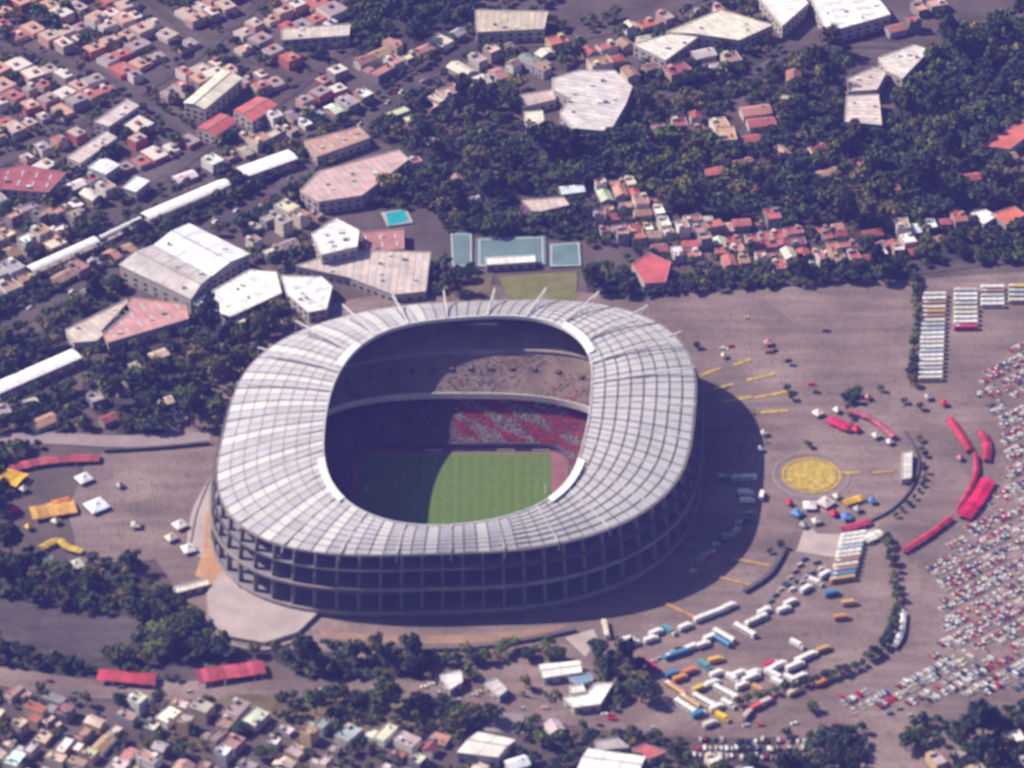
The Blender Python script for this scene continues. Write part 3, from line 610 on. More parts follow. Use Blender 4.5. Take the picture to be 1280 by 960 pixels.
for k in range(40):
    a, b = 2 * math.pi * k / 40, 2 * math.pi * (k + 1) / 40
    mb.face([(SC[0] - 2.2 + r * math.cos(q), SC[1] + r * math.sin(q), z0) for r, q in ((9.06, a), (9.24, a), (9.24, b), (9.06, b))])
sub(mb, 'pitch_markings', M['wornwhite'], pitch)
for s in (-1, 1):  # two goals standing on the pitch
    g_ = empty('goal', (SC[0] - 2.2 + 48.8 * s, SC[1], PZ + .06)); tag(g_, 'white football goal at the shaded end of the pitch' if s < 0 else 'white football goal at the sunlit end of the pitch', 'goal')
    for yy in (-3.66, 3.66): m_ = MB(); m_.cyl((0, yy), .08, 0, 2.44, 6); m_.build('post', M['white'], g_)
    m_ = MB(); m_.bar((0, -3.66, 2.44), (0, 3.66, 2.44), .14); m_.build('crossbar', M['white'], g_)
    m_ = MB()
    for k in range(9):
        yy = -3.66 + 7.32 * k / 8; m_.bar((0, yy, 2.4), (1.1 * s, yy, 2.3), .03); m_.bar((1.1 * s, yy, 2.3), (2.2 * s, yy, 0), .03)
    m_.build('net', M['white'], g_)
for i, xx in enumerate(np.arange(-50, 50, 10)):   # advertising boards along both touchlines
    for s in (-1, 1):
        m_ = MB(); m_.box(-4.8, 4.8, -.12, .12, 0, 1.0); o = m_.build('advert_board', M['obj'], None, random.choice([(.5, .02, .04), (.06, .06, .12), (.6, .58, .55), (.04, .08, .3)]))
        o.location = (SC[0] + xx + 5, SC[1] + 38.0 * s, PZ + .01)
        tag(o, 'low advertising board along the touchline %s' % ('under the red and cream crowd' if s > 0 else 'opposite the red and cream crowd'), 'board', 'advertising boards around the pitch')
# hanging scoreboard under the far roof edge
sb = empty('scoreboard', (SC[0] + 12, SC[1] + R_IN(math.pi / 2) - 1.5, ZI - 8)); tag(sb, 'dark scoreboard hung below the roof rim above the sunlit stand', 'scoreboard')
m_ = MB(); m_.box(-9, 9, -.6, .6, 0, 4.6); m_.build('screen_case', M['dark'], sb)
m_ = MB(); m_.box(-8.4, 8.4, -.68, -.62, .4, 4.2); m_.build('screen', M['glass'], sb)
for xx in (-7, 7): m_ = MB(); m_.bar((xx, 0, 4.6), (xx, 0, 7.2), .25); m_.build('hanger', M['dark'], sb)
# spectators
def crowd(name, rf0, z0, rf1, z1, rows, count, a_rng, label, fill):
    mb = MB()
    for _ in range(count):
        a = random.uniform(*a_rng); k = random.randrange(rows)
        t = (k + .55) / rows; r = rf0(a) + (rf1(a) - rf0(a)) * t; x, y = pol(a, r)
        mi = fill(a, t, x, y)
        if mi is None: continue
        z = z0 + (z1 - z0) * (k + 1) / rows
        mb.box(x - .32, x + .32, y - .25, y + .25, z, z + random.uniform(.75, 1.1), mi, bottom=False, tx=.08, ty=.06)
    o = mb.build(name, [M['crowd_red'], M['crowd_pale'], M['crowd_mixed']]); tag(o, label, 'spectators', kind='stuff')
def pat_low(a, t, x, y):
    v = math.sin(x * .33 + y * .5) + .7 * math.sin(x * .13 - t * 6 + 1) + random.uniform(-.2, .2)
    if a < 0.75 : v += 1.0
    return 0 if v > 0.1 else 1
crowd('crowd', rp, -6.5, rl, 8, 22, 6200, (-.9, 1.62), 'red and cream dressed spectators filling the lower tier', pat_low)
crowd('crowd', rp, -6.5, rl, 8, 22, 2200, (1.62, 5.38), 'sparse spectators coloured dark for shade on the shaded part of the lower tier', lambda a, t, x, y: 2)  # bowl shade is painted into this crowd: dark colours only
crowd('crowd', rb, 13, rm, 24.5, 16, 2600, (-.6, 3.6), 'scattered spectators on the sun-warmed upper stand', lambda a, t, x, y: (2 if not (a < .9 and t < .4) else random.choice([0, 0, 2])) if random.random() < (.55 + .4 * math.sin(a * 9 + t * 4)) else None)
# facade: columns, ring beams, slabs and the back wall
CA = arc_angles(72, .25)
for a in CA:
    mb = MB(); d = (math.cos(a), math.sin(a)); t = (-d[1], d[0])
    def rr(x, z, w_): c = pol(a, R_OUT(a) + x); return [(c[0] + t[0] * s * w_ / 2, c[1] + t[1] * s * w_ / 2, z) for s in (-1, 1)]
    prof = [(4.6, 0), (3.8, 19), (1.2, 37.7), (-1.6, 37.7), (.8, 19), (1.2, 0)]
    Lf = [rr(x, z, .65)[0] for x, z in prof]; Rt = [rr(x, z, .65)[1] for x, z in prof]
    mb.face(Lf); mb.face(Rt[::-1])
    for k in range(6): mb.face([Lf[k], Rt[k], Rt[(k + 1) % 6], Lf[(k + 1) % 6]])
    sbuild(mb, 'column', M['column'])
for (r0, z0, z1, th, m) in ((4.3, 18.0, 19.6, 1.2, 'column'), (4.9, 3.3, 4.8, 1.2, 'column'), (2.9, 29.5, 30.4, .8, 'concrete_dark')):
    mb = MB(); ringwall(mb, lambda a: R_OUT(a) + r0, z0, z1, th); sbuild(mb, 'ring_beam', M[m])
for (r0, z, th) in ((-14, 17.8, 18.2), (-14, 3.2, 18.8), (-10, 28.9, 12.6)):
    mb = MB(); ringwall(mb, lambda a: R_OUT(a) + r0, z, z + .5, th); sbuild(mb, 'gallery_floor', M['wall_grey'])
mb = MB(); ringwall(mb, lambda a: R_OUT(a) - 11.5, -.5, 37.2, .8); sbuild(mb, 'back_wall', M['wall_grey'])
mb = MB(); ringwall(mb, lambda a: R_OUT(a) - 1, -.2, 3.2, 5.6); sbuild(mb, 'plinth', M['wall_grey'])
# ------------------------------------------------------------------ buildings traced by their roof outlines
def big(name, roof_px, h, roofc, label, cat='building', wallc=(.42, .38, .35), gable=0.0, vents=0, group=None, sky_=0, parapet=.5):
    P = gp(roof_px, h)
    if area2(P) < 0: P = P[::-1]
    cx = sum(p[0] for p in P) / len(P); cy = sum(p[1] for p in P) / len(P)
    root = empty(name, (cx, cy, 0)); tag(root, label, cat, group)
    Q = [(x - cx, y - cy) for x, y in P]
    occ_poly([(cx + x * 1.04, cy + y * 1.04) for x, y in Q])
    ztop = lambda x, y: h
    if gable and len(Q) == 4:
        l01 = math.dist(Q[0], Q[1]); l12 = math.dist(Q[1], Q[2])
        if l01 < l12: Q = Q[1:] + Q[:1]     # edge 0-1 and 2-3 long: the ridge joins the middles of 1-2 and 3-0
        a, b, c, d = Q; m0 = ((d[0] + a[0]) / 2, (d[1] + a[1]) / 2); m1 = ((b[0] + c[0]) / 2, (b[1] + c[1]) / 2)
        mb = MB(); n = 4
        mb.v = [(x, y, 0) for x, y in Q] + [(x, y, h) for x, y in Q] + [(*m0, h + gable - .15), (*m1, h + gable - .15)]
        mb.f = [(0, 1, 5, 4), (1, 2, 6, 9, 5), (2, 3, 7, 6), (3, 0, 4, 8, 7)]; mb.mi = [0] * 4
        mb.build('wall', M['obj'], root, wallc)
        e = 1.03
        ax = lambda p, z: (p[0] * e, p[1] * e, z)
        rp_ = MB()
        for q0, q1, w0, w1 in ((a, b, m0, m1), (c, d, m1, m0)):
            rp_.face([ax(q0, h + .05), ax(q1, h + .05), ax(w1, h + gable + .1), ax(w0, h + gable + .1)])
            rp_.face([ax(q0, h - .25), ax(q1, h - .25), ax(q1, h + .05), ax(q0, h + .05)])
        ro = rp_.build('roof', M['roofobj'], root, roofc)
        m_ = MB(); m_.bar(ax(m0, h + gable + .18), ax(m1, h + gable + .18), .7, wz=.3); m_.build('ridge_cap', M['concrete'], ro)
        nlong = max(1, int(math.dist(a, b) // 9))
        for k in range(1, nlong):      # seams of the sheets
            t = k / nlong; m_ = MB()
            for q0, q1, w0, w1 in ((a, b, m0, m1), (d, c, m0, m1)):
                p = (q0[0] + (q1[0] - q0[0]) * t, q0[1] + (q1[1] - q0[1]) * t); qq = (w0[0] + (w1[0] - w0[0]) * t, w0[1] + (w1[1] - w0[1]) * t)
                m_.bar((*p, h + .12), (*qq, h + gable + .14), .25, wz=.12)
            m_.build('roof_seam', M['concrete'], ro)
        ztop = lambda x, y: h + gable * .5
    else:
        mb = MB(); mb.prism(Q, 0, h - .6); mb.build('wall', M['obj'], root, wallc)
        mb = MB(); mb.prism([(x * .985, y * .985) for x, y in Q], h - .65, h - .3)
        ro = mb.build('roof', M['roofobj'], root, roofc)
        mb = MB(); n = len(Q)
        for i in range(n):
            a, b = Q[i], Q[(i + 1) % n]; mb.bar((*a, h - .25), (*b, h - .25), .5, wz=.9)
        mb.build('parapet', M['obj'], root, tuple(.5 * (u + v) for u, v in zip(wallc, roofc)))
        ztop = lambda x, y: h - .3
        e0 = max(range(n), key=lambda i: math.dist(Q[i], Q[(i + 1) % n])); a, b = Q[e0], Q[(e0 + 1) % n]; l = math.dist(a, b); ux, uy = (b[0] - a[0]) / l, (b[1] - a[1]) / l
        ts = [q[0] * ux + q[1] * uy for q in Q]; t = min(ts) + 3; kk = 0
        while t < max(ts) - 2:          # seams square to the longest edge
            hit = []
            for i in range(n):
                t0_, t1_ = ts[i], ts[(i + 1) % n]
                if (t0_ - t) * (t1_ - t) < 0:
                    f_ = (t - t0_) / (t1_ - t0_); hit.append((Q[i][0] + (Q[(i + 1) % n][0] - Q[i][0]) * f_, Q[i][1] + (Q[(i + 1) % n][1] - Q[i][1]) * f_))
            if len(hit) == 2:
                p0, p1 = [(q[0] * .97, q[1] * .97) for q in hit]
                m_ = MB(); m_.bar((*p0, h - .24), (*p1, h - .24), .28, wz=.16); m_.build('roof_seam', M['concrete'], ro)
                d_ = math.dist(p0, p1)
                if d_ > 9 and kk % 2 == 0 and vents:
                    for fr in (.3, .7):
                        c = (p0[0] + (p1[0] - p0[0]) * fr + ux * 2.2, p0[1] + (p1[1] - p0[1]) * fr + uy * 2.2)
                        if inside([(q[0] * .9, q[1] * .9) for q in Q], *c):
                            m_ = MB(); m_.prism(rect(c[0], c[1], d_ * .22, 1.1, math.atan2(p1[1] - p0[1], p1[0] - p0[0])), h - .28, h - .1); m_.build('skylight', M['skylight'], ro)
            t += 4.6; kk += 1
    xs = [q[0] for q in Q]; ys = [q[1] for q in Q]
    k = 0; tries = 0
    while k < vents and tries < 80:
        tries += 1; x = random.uniform(min(xs), max(xs)) * .8; y = random.uniform(min(ys), max(ys)) * .8
        if not inside([(q[0] * .8, q[1] * .8) for q in Q], x, y): continue
        m_ = MB(); s = random.uniform(.7, 1.6); m_.box(x - s, x + s, y - s * .7, y + s * .7, ztop(x, y) - (.5 if gable else 0) - .2, ztop(x, y) + random.uniform(.8, 1.8), tx=.1, ty=.1)
        m_.build('roof_unit', M['concrete'] if k % 2 else M['steel_white'], ro); k += 1
    # windows on the two walls that face the viewer side
    for i in range(len(Q)):
        a, b = Q[i], Q[(i + 1) % len(Q)]; l = math.dist(a, b)
        nx, ny = (b[1] - a[1]) / l, -(b[0] - a[0]) / l
        if ny > -.15 or l < 6: continue
        nw = min(7, int(l // 5)); ang = math.atan2(b[1] - a[1], b[0] - a[0])
        for fl in range(max(1, int(h // 4))):
            for q in range(nw):
                t = (q + .5) / nw; c = (a[0] + (b[0] - a[0]) * t + nx * .05, a[1] + (b[1] - a[1]) * t + ny * .05)
                m_ = MB(); m_.prism(rect(c[0], c[1], min(2.6, l / nw * .6), .25, ang), fl * 3.6 + 1.1, fl * 3.6 + 2.6, bottom=True); m_.build('window', M['glass'], root)
    return root
WH = (.8, .79, .76); CR = (.68, .62, .5); PK = (.52, .36, .34); RD = (.42, .1, .1); GY = (.36, .33, .34); TN = (.5, .42, .32)
big('warehouse', [(150, 331), (192, 307), (262, 345), (238, 373)], 11, (.5, .46, .44), 'big warehouse half with a dull grey beige gabled roof', gable=2.2, vents=3)
big('warehouse', [(194, 306), (237, 280), (311, 317), (264, 344)], 11, (.72, .74, .8), 'big warehouse half with a pale blue white gabled roof', gable=2.2, vents=2)
big('market_hall', [(240, 378), (312, 337), (345, 340), (352, 366), (287, 396)], 8, WH, 'white irregular hall in front of the pale warehouse', vents=4)
big('market_hall', [(352, 345), (402, 346), (415, 358), (408, 386), (386, 390), (358, 366)], 8, WH, 'white angular hall beside the stadium trees', vents=3)
big('low_shop', [(278, 392), (305, 388), (306, 404), (284, 408)], 5, CR, 'small cream flat roofed shop under the stadium trees')
big('long_shed', [(165, 372), (232, 380), (236, 398), (135, 428), (126, 414)], 7, (.5, .26, .24), 'salmon red roofed shed below the grey warehouse', vents=3)
big('long_shed', [(82, 412), (158, 374), (163, 388), (120, 426), (92, 428)], 7, (.55, .47, .4), 'cream roofed shed joined to the salmon red shed', vents=2)
big('bonded_store', [(375, 238), (398, 214), (498, 187), (511, 199), (452, 244), (398, 252)], 9, PK, 'pink flat roofed store beside the avenue trees', vents=6)
big('low_hall', [(370, 332), (432, 312), (538, 315), (532, 364), (492, 368), (438, 347)], 6, (.52, .44, .4), 'wide beige flat roofed hall behind the stadium', vents=7)
big('apartment_block', [(390, 292), (420, 273), (449, 288), (446, 308), (402, 318)], 13, WH, 'white stepped apartment block beside the beige hall', vents=5)
big('brick_hall', [(452, 290), (504, 286), (505, 311), (456, 314)], 6, (.4, .17, .17), 'dull red flat roofed hall behind the beige hall', vents=2)
big('court_canopy', [(607, 322), (668, 319), (669, 327), (608, 331)], 5, WH, 'long white canopy over the edge of the green courts')
big('factory', [(690, 98), (722, 88), (768, 88), (790, 108), (782, 130), (762, 164), (716, 160), (700, 140), (712, 122), (692, 112)], 10, (.6, .55, .53), 'large pale factory with stepped outline in the trees', vents=9)
big('factory_office', [(655, 140), (678, 138), (681, 158), (657, 160)], 7, CR, 'small cream block beside the large pale factory')
big('factory_annex', [(650, 118), (690, 112), (695, 124), (652, 134)], 6, (.45, .37, .34), 'low brownish annex touching the large pale factory')
big('shopping_hall', [(946, -8), (1000, -10), (1010, 4), (978, 32)], 10, WH, 'bright white hall with a narrow pointed end')
big('shopping_hall', [(1012, -8), (1095, -6), (1113, 18), (1034, 40)], 10, (.82, .81, .78), 'bright white hall beside the narrow pointed hall', vents=4)
big('shopping_hall', [(832, 40), (900, 12), (966, 31), (924, 50), (868, 42)], 10, CR, 'cream curved hall beyond the pale factory', vents=3)
big('shopping_hall', [(792, 55), (836, 42), (872, 46), (832, 75)], 9, (.7, .66, .58), 'cream wedge hall touching the curved hall', vents=2)
big('school_block', [(594, 12), (685, 14), (680, 36), (596, 40)], 9, TN, 'long tan flat roofed block on the far side street', vents=4)
big('clinic', [(246, 160), (275, 142), (296, 152), (270, 170)], 8, RD, 'smaller dark red roofed block above the rail line', gable=1.5)
big('clinic', [(292, 138), (322, 121), (347, 131), (315, 152)], 8, (.48, .13, .12), 'larger bright red roofed block above the rail line', gable=1.5)
big('row_block', [(230, 128), (276, 88), (302, 98), (256, 136)], 10, CR, 'long cream ribbed block beside the red roofed blocks', gable=1.6)
big('row_block', [(118, 152), (158, 124), (174, 132), (136, 158)], 9, (.55, .47, .44), 'beige block among the crowded red houses', vents=2)
big('row_block', [(84, 196), (132, 164), (146, 172), (100, 204)], 9, (.58, .5, .45), 'long pale beige block above the rail line', vents=3)
big('row_block', [(110, 209), (128, 196), (150, 206), (132, 218)], 7, (.75, .78, .82), 'small bright white block beside a long beige block')
big('row_block', [(153, 234), (170, 220), (187, 226), (170, 240)], 7, (.75, .77, .82), 'small bright white block nearest the rail platforms')
big('row_block', [(0, 212), (28, 206), (82, 216), (60, 240), (0, 236)], 8, (.33, .09, .1), 'wide dark red roofed block at the edge of the houses', vents=2)
big('row_block', [(352, 36), (438, 30), (436, 44), (352, 50)], 8, (.55, .48, .42), 'long beige block beside the avenue', vents=2)
big('row_block', [(380, 176), (448, 158), (462, 172), (396, 196)], 7, (.45, .27, .2), 'brown roofed block beside the avenue', vents=3)
big('villa', [(652, 250), (704, 246), (712, 256), (668, 266)], 6, (.52, .42, .36), 'beige roofed villa with purple walls in the trees', wallc=(.2, .13, .25))
big('white_block', [(1058, 120), (1098, 118), (1102, 156), (1056, 152)], 9, (.62, .54, .48), 'cream apartment block with notched outline in the wood', vents=3)
big('white_block', [(1060, 98), (1092, 84), (1108, 90), (1096, 112), (1062, 114)], 9, (.55, .46, .42), 'beige apartment block behind the notched cream block', vents=2)
big('white_block', [(1098, 72), (1142, 56), (1162, 62), (1128, 98), (1108, 88)], 9, (.66, .6, .54), 'cream apartment block farthest up the wooded slope', vents=3)
big('warehouse', [(572, 940), (598, 915), (644, 925), (622, 946)], 7, (.7, .66, .6), 'cream gabled warehouse below the paved forecourt', gable=1.6)
big('warehouse', [(722, 962), (736, 936), (806, 946), (796, 972)], 7, (.76, .75, .74), 'white gabled warehouse beside a small red roof', gable=1.6)
big('low_shop', [(790, 936), (806, 930), (832, 940), (812, 948)], 5, RD, 'small red roofed shop behind the white gabled warehouse')
big('low_shop', [(744, 926), (772, 922), (786, 934), (744, 938)], 5, GY, 'grey flat roofed shop behind the white gabled warehouse')
big('club_house', [(674, 831), (724, 826), (727, 840), (680, 847)], 5, (.78, .76, .72), 'white long pavilion beside the tree clump', gable=.8)
big('club_house', [(704, 872), (732, 868), (744, 854), (766, 854), (750, 880), (718, 884)], 5, (.78, .76, .72), 'white bent pavilion curving round the tree clump')
big('club_house', [(712, 858), (728, 855), (732, 864), (714, 867)], 4, (.7, .68, .64), 'tiny white kiosk between the white pavilions')
big('club_house', [(710, 845), (736, 840), (742, 850), (722, 856)], 4, (.15, .25, .36), 'blue roofed kiosk between the white pavilions')
big('low_shop', [(550, 844), (576, 838), (578, 852), (562, 862)], 5, (.68, .66, .64), 'white roofed hut beside the front avenue trees')
big('low_shop', [(606, 854), (620, 848), (634, 862), (624, 870)], 5, (.55, .52, .52), 'pale grey roofed hut beside the front avenue')
big('guard_hut', [(205, 736), (258, 724), (262, 730), (210, 744)], 4, (.62, .6, .52), 'long narrow white roofed gatehouse below the terrace')
big('toilet_block', [(1127, 566), (1140, 564), (1139, 597), (1127, 599)], 4, (.55, .54, .5), 'narrow pale block beside the plaza hedge')
big('corner_shop', [(1214, 266), (1232, 262), (1246, 270), (1230, 280)], 6, (.8, .78, .72), 'bright white shop at the end of the red houses')
big('corner_shop', [(1238, 268), (1268, 258), (1282, 268), (1258, 280)], 6, (.55, .14, .08), 'orange red roofed shop beside the bright white shop')
big('corner_house', [(1228, 182), (1262, 160), (1282, 148), (1284, 170), (1262, 186)], 6, (.5, .13, .09), 'large orange red roofed house in the dark wood')
big('corner_house', [(790, 330), (812, 316), (838, 328), (832, 352), (806, 354)], 7, (.5, .1, .1), 'bright red hipped roof house beside the car park wood')

# platform canopies of the rail line
def canopy(pts, wd, h, label, seg=8.0):
    P = [G(a, b, h) for a, b in pts]; A, B = Vector((*P[0], 0)), Vector((*P[1], 0)); L = (B - A).length; ang = math.atan2(B.y - A.y, B.x - A.x)
    root = empty('platform_canopy', (A.x, A.y, 0), ang); tag(root, label, 'canopy', 'white canopies along the rail line')
    n = max(2, int(L // seg)); s = L / n
    for k in range(n):
        mb = MB(); x0, x1 = k * s + .08, (k + 1) * s - .08
        pr = [(-wd / 2, h - .2), (-wd / 4, h + .55), (0, h + .8), (wd / 4, h + .55), (wd / 2, h - .2)]
        for q in range(4):
            (y0, z0_), (y1, z1_) = pr[q], pr[q + 1]
            mb.face([(x0, y0, z0_), (x1, y0, z0_), (x1, y1, z1_), (x0, y1, z1_)])
        mb.face([(x0, -wd / 2, h - .2), (x1, -wd / 2, h - .2), (x1, -wd / 2, h - .7), (x0, -wd / 2, h - .7)])
        mb.build('roof_sheet', M['white'], root)
        for yy in (-wd / 2 + .8, wd / 2 - .8):
            m_ = MB(); m_.box((x0 + x1) / 2 - .15, (x0 + x1) / 2 + .15, yy - .15, yy + .15, 0, h); m_.build('post', M['dark'], root)
    m_ = MB(); m_.box(0, L, -wd / 2 + .4, wd / 2 - .4, 0, 1.0); m_.build('platform', M['concrete'], root)
    occ_poly(strip_poly([(A.x, A.y), (B.x, B.y)], wd))
canopy([(36, 336), (121, 298)], 7.0, 6, 'thin cream canopy at the house end of the rail line')
canopy([(180, 270), (284, 226)], 9.0, 6, 'long white canopy in the middle of the rail line')
canopy([(301, 215), (366, 192)], 12.5, 7, 'short broad white canopy at the avenue end of the rail line')
canopy([(124, 297), (176, 272)], 3.6, 5, 'narrow footbridge-like canopy linking two longer platform canopies')
canopy([(-12, 488), (96, 441)], 11, 6, 'broad cream canopy standing apart beside the stadium trees')
# sports courts and pool
for nm, px, m, lab in (('sports_court', [(595, 299), (682, 296), (683, 332), (595, 335)], 'court_green', 0), ('sports_court', [(563, 292), (590, 292), (590, 335), (565, 335)], 'court_green', 0), ('sports_court', [(687, 306), (725, 304), (727, 334), (687, 335)], 'court_green', 0)):
    P = gp(px); sheet(nm, P, m); occ_poly(P)
    c = (sum(p[0] for p in P) / 4, sum(p[1] for p in P) / 4)
    for i in range(4):
        a, b = P[i], P[(i + 1) % 4]; a = (a[0] * .9 + c[0] * .1, a[1] * .9 + c[1] * .1); b = (b[0] * .9 + c[0] * .1, b[1] * .9 + c[1] * .1)
        sheet('court_line', strip_poly([a, b], .5), 'markwhite')
P = gp([(482, 268), (505, 264), (512, 278), (486, 284)]); sheet('pool_deck', strip_poly([((P[0][0] + P[3][0]) / 2 - 2, (P[0][1] + P[3][1]) / 2), ((P[1][0] + P[2][0]) / 2 + 2, (P[1][1] + P[2][1]) / 2)], 16), 'pale_paving')
sheet('swimming_pool', P, 'water'); occ_poly(P)

# ------------------------------------------------------------------ vehicles
def box_wheels(mb, xs, yw, r, mi):
    for x in xs:
        for s in (-1, 1):
            k = len(mb.v); n = 8
            for e in (0, 1):
                for i in range(n):
                    a = 2 * math.pi * i / n; mb.v.append((x + r * math.cos(a), s * (yw - e * .22), r + r * math.sin(a)))
            for i in range(n):
                j = (i + 1) % n; mb.f.append((k + i, k + j, k + n + j, k + n + i)); mb.mi.append(mi)
            mb.f.append(tuple(k + i for i in range(n))); mb.mi.append(mi)
def car_mesh(kind):
    mb = MB(); L, W = {'saloon': (4.5, 1.75), 'hatchback': (3.8, 1.65), 'van': (4.9, 1.9)}[kind]
    hb = .92 if kind != 'van' else 1.1
    prof = {'saloon': ((-L * .32, 1.42), (L * .08, 1.42)), 'hatchback': ((-L * .42, 1.45), (L * .1, 1.45)), 'van': ((-L * .47, 1.95), (L * .25, 1.95))}[kind]
    base = {'saloon': (-L * .42, L * .25), 'hatchback': (-L * .48, L * .28), 'van': (-L * .495, L * .38)}[kind]
    # lower body with sloping bonnet
    pr = [(-L / 2, .3), (L / 2, .3), (L / 2, .66), (base[1], hb), (base[0], hb), (-L / 2, hb - .12)]
    k = len(mb.v)
    for s in (-1, 1): mb.v += [(x, s * W / 2, z) for x, z in pr]
    mb.f.append(tuple(k + i for i in range(6))); mb.mi.append(0); mb.f.append(tuple(k + 11 - i for i in range(6))); mb.mi.append(0)
    for i in range(6):
        j = (i + 1) % 6; mb.f.append((k + j, k + i, k + 6 + i, k + 6 + j)); mb.mi.append(0)
    # glasshouse
    k = len(mb.v); w1 = W / 2 - .05; w2 = W / 2 - .22; zt = prof[0][1]
    mb.v += [(base[0], -w1, hb), (base[1], -w1, hb), (base[1], w1, hb), (base[0], w1, hb), (prof[0][0], -w2, zt), (prof[1][0], -w2, zt), (prof[1][0], w2, zt), (prof[0][0], w2, zt)]
    for f in ((0, 1, 5, 4), (1, 2, 6, 5), (2, 3, 7, 6), (3, 0, 4, 7)): mb.f.append(tuple(k + i for i in f)); mb.mi.append(1)
    mb.box(prof[0][0] - .02, prof[1][0] + .02, -w2 - .03, w2 + .03, zt - .02, zt + .06, 0, tx=.06, ty=.05)
    box_wheels(mb, (-L * .3, L * .31), W / 2 + .02, .31, 2)
    return mb
CARM = {k: car_mesh(k).mesh('car_' + k, [M['paint'], M['glass'], M['rubber']]) for k in ('saloon', 'hatchback', 'van')}
CARC = {'white': (.72, .71, .69), 'silver': (.42, .42, .43), 'red': (.5, .02, .04), 'black': (.03, .03, .035), 'dark blue': (.03, .05, .18), 'beige': (.5, .43, .32), 'maroon': (.2, .02, .04), 'grey': (.2, .2, .21), 'green': (.04, .12, .07), 'yellow': (.7, .42, .03), 'orange': (.65, .22, .03), 'blue': (.04, .16, .42)}
NCAR = [0]
def car(x, y, rz, kind, colour, where, group):
    o = bpy.data.objects.new('car' if kind != 'van' else 'van', CARM[kind]); COL.objects.link(o)
    o.location = (x, y, .18); o.rotation_euler = (0, 0, rz); s = random.uniform(.95, 1.06); o.scale = (s, s, s); o.color = (*CARC[colour], 1)
    tag(o, '%s %s %s' % (colour, 'minivan' if kind == 'van' else kind + ' car', where), 'van' if kind == 'van' else 'car', group)
    occ_poly(rect(x, y, 4.4, 1.8, rz)); NCAR[0] += 1
    return o
def bus_proto():
    r = empty('bus'); L, W, H = 13.8, 2.65, 3.3
    mb = MB(); mb.box(-L / 2, L / 2, -W / 2, W / 2, .45, H - .25); mb.box(-L / 2, L / 2, -W / 2, W / 2, H - .25, H, 0, tx=.25, ty=.3); mb.build('body', M['paint'], r)
    for s in (-1, 1):
        mb = MB()
        for k in range(7): x = -L / 2 + .7 + k * 1.62; mb.box(x, x + 1.4, s * W / 2 - .02, s * W / 2 + .03, 1.45, 2.45)
        mb.build('window_band', M['glass'], r)
    mb = MB(); mb.box(L / 2 - .02, L / 2 + .04, -W / 2 + .2, W / 2 - .2, 1.2, 2.6); mb.build('windscreen', M['glass'], r)
    mb = MB(); mb.box(-L / 2 + 1.0, -L / 2 + 3.4, -.8, .8, H, H + .28, tx=.1, ty=.1); mb.build('roof_unit', M['steel_white'], r)
    for x in (-1.2, 2.6): mb = MB(); mb.box(x - .45, x + .45, -.4, .4, H, H + .12); mb.build('roof_hatch', M['concrete'], r)
    mb = MB(); box_wheels(mb, (-L * .27, L * .3), W / 2 + .02, .5, 0); mb.build('wheels', M['rubber'], r)
    return r
def truck_proto(name, L=7.2, H=3.0):
    r = empty(name); W = 2.3
    mb = MB(); mb.box(-L / 2, L / 2 - 2.0, -W / 2, W / 2, .85, H); mb.build('cargo_box', M['paint'], r)
    mb = MB(); mb.box(L / 2 - 1.85, L / 2, -W / 2 + .1, W / 2 - .1, .5, 1.5); mb.box(L / 2 - 1.85, L / 2 - .05, -W / 2 + .1, W / 2 - .1, 1.5, 2.3, 0, tx=.25, ty=.12); mb.build('cab', M['paint'], r)
    mb = MB(); mb.box(L / 2 - .32, L / 2 + .0, -W / 2 + .25, W / 2 - .25, 1.52, 2.1, tx=.0); mb.build('windscreen', M['glass'], r)
    mb = MB(); mb.box(-L / 2, L / 2 - 1.9, -.5, .5, .5, .85); box_wheels(mb, (-L * .28, L * .34), W / 2 - .02, .42, 0); mb.build('chassis', M['rubber'], r)
    return r
BUS = bus_proto(); TRK = truck_proto('box_truck', 8.4, 3.4); LTRK = truck_proto('box_truck', 11.5, 3.8)
def vehicle(proto, px, py, rz, colour, label, cat, group=None, cargo=None):
    x, y = G(px, py)
    o = copy_tree(proto, (x, y, .18), rz); tag(o, label, cat, group)
    for c in o.children:
        if c.name.startswith(('body', 'cargo')): c.color = (*(cargo or colour), 1)
        if c.name.startswith('cab'): c.color = (*colour, 1)
    occ_poly(rect(x, y, 12 if cat == 'bus' else 8, 3, rz))
    return o
BC = {'white': (.74, .73, .7), 'cream': (.62, .57, .46), 'orange': (.5, .3, .12), 'brown': (.3, .19, .15), 'grey': (.4, .43, .44), 'red': (.5, .04, .1), 'yellow': (.65, .45, .06), 'blue': (.05, .22, .4), 'teal': (.1, .28, .32)}
seq = 'cream white brown cream orange brown cream grey grey white white cream white grey white white cream grey white cream'.split()
for k, c in enumerate(seq):
    vehicle(BUS, 1168 - k * .28, 372 + k * 5.5, rad(3), BC[c], '%s bus in the longest bus row beside the tree line' % c, 'bus', 'buses parked in the longest row')
for k, c in enumerate('grey white white grey cream cream white white red'.split()):
    vehicle(BUS, 1207, 367 + k * 5.7, rad(2), BC[c], '%s bus in the second bus row' % c, 'bus', 'buses parked in the second row')
for k, c in enumerate('white brown grey white white'.split()):
    vehicle(BUS, 1240.5, 363 + k * 5.4, rad(2), BC[c], '%s bus in the short third bus row' % c, 'bus', 'buses parked in the third row')
for k, c in enumerate('yellow grey grey cream'.split()):
    vehicle(BUS, 1275, 362 + k * 5.8, rad(2), BC[c], '%s bus in the short fourth bus row' % c, 'bus', 'buses parked in the fourth row')
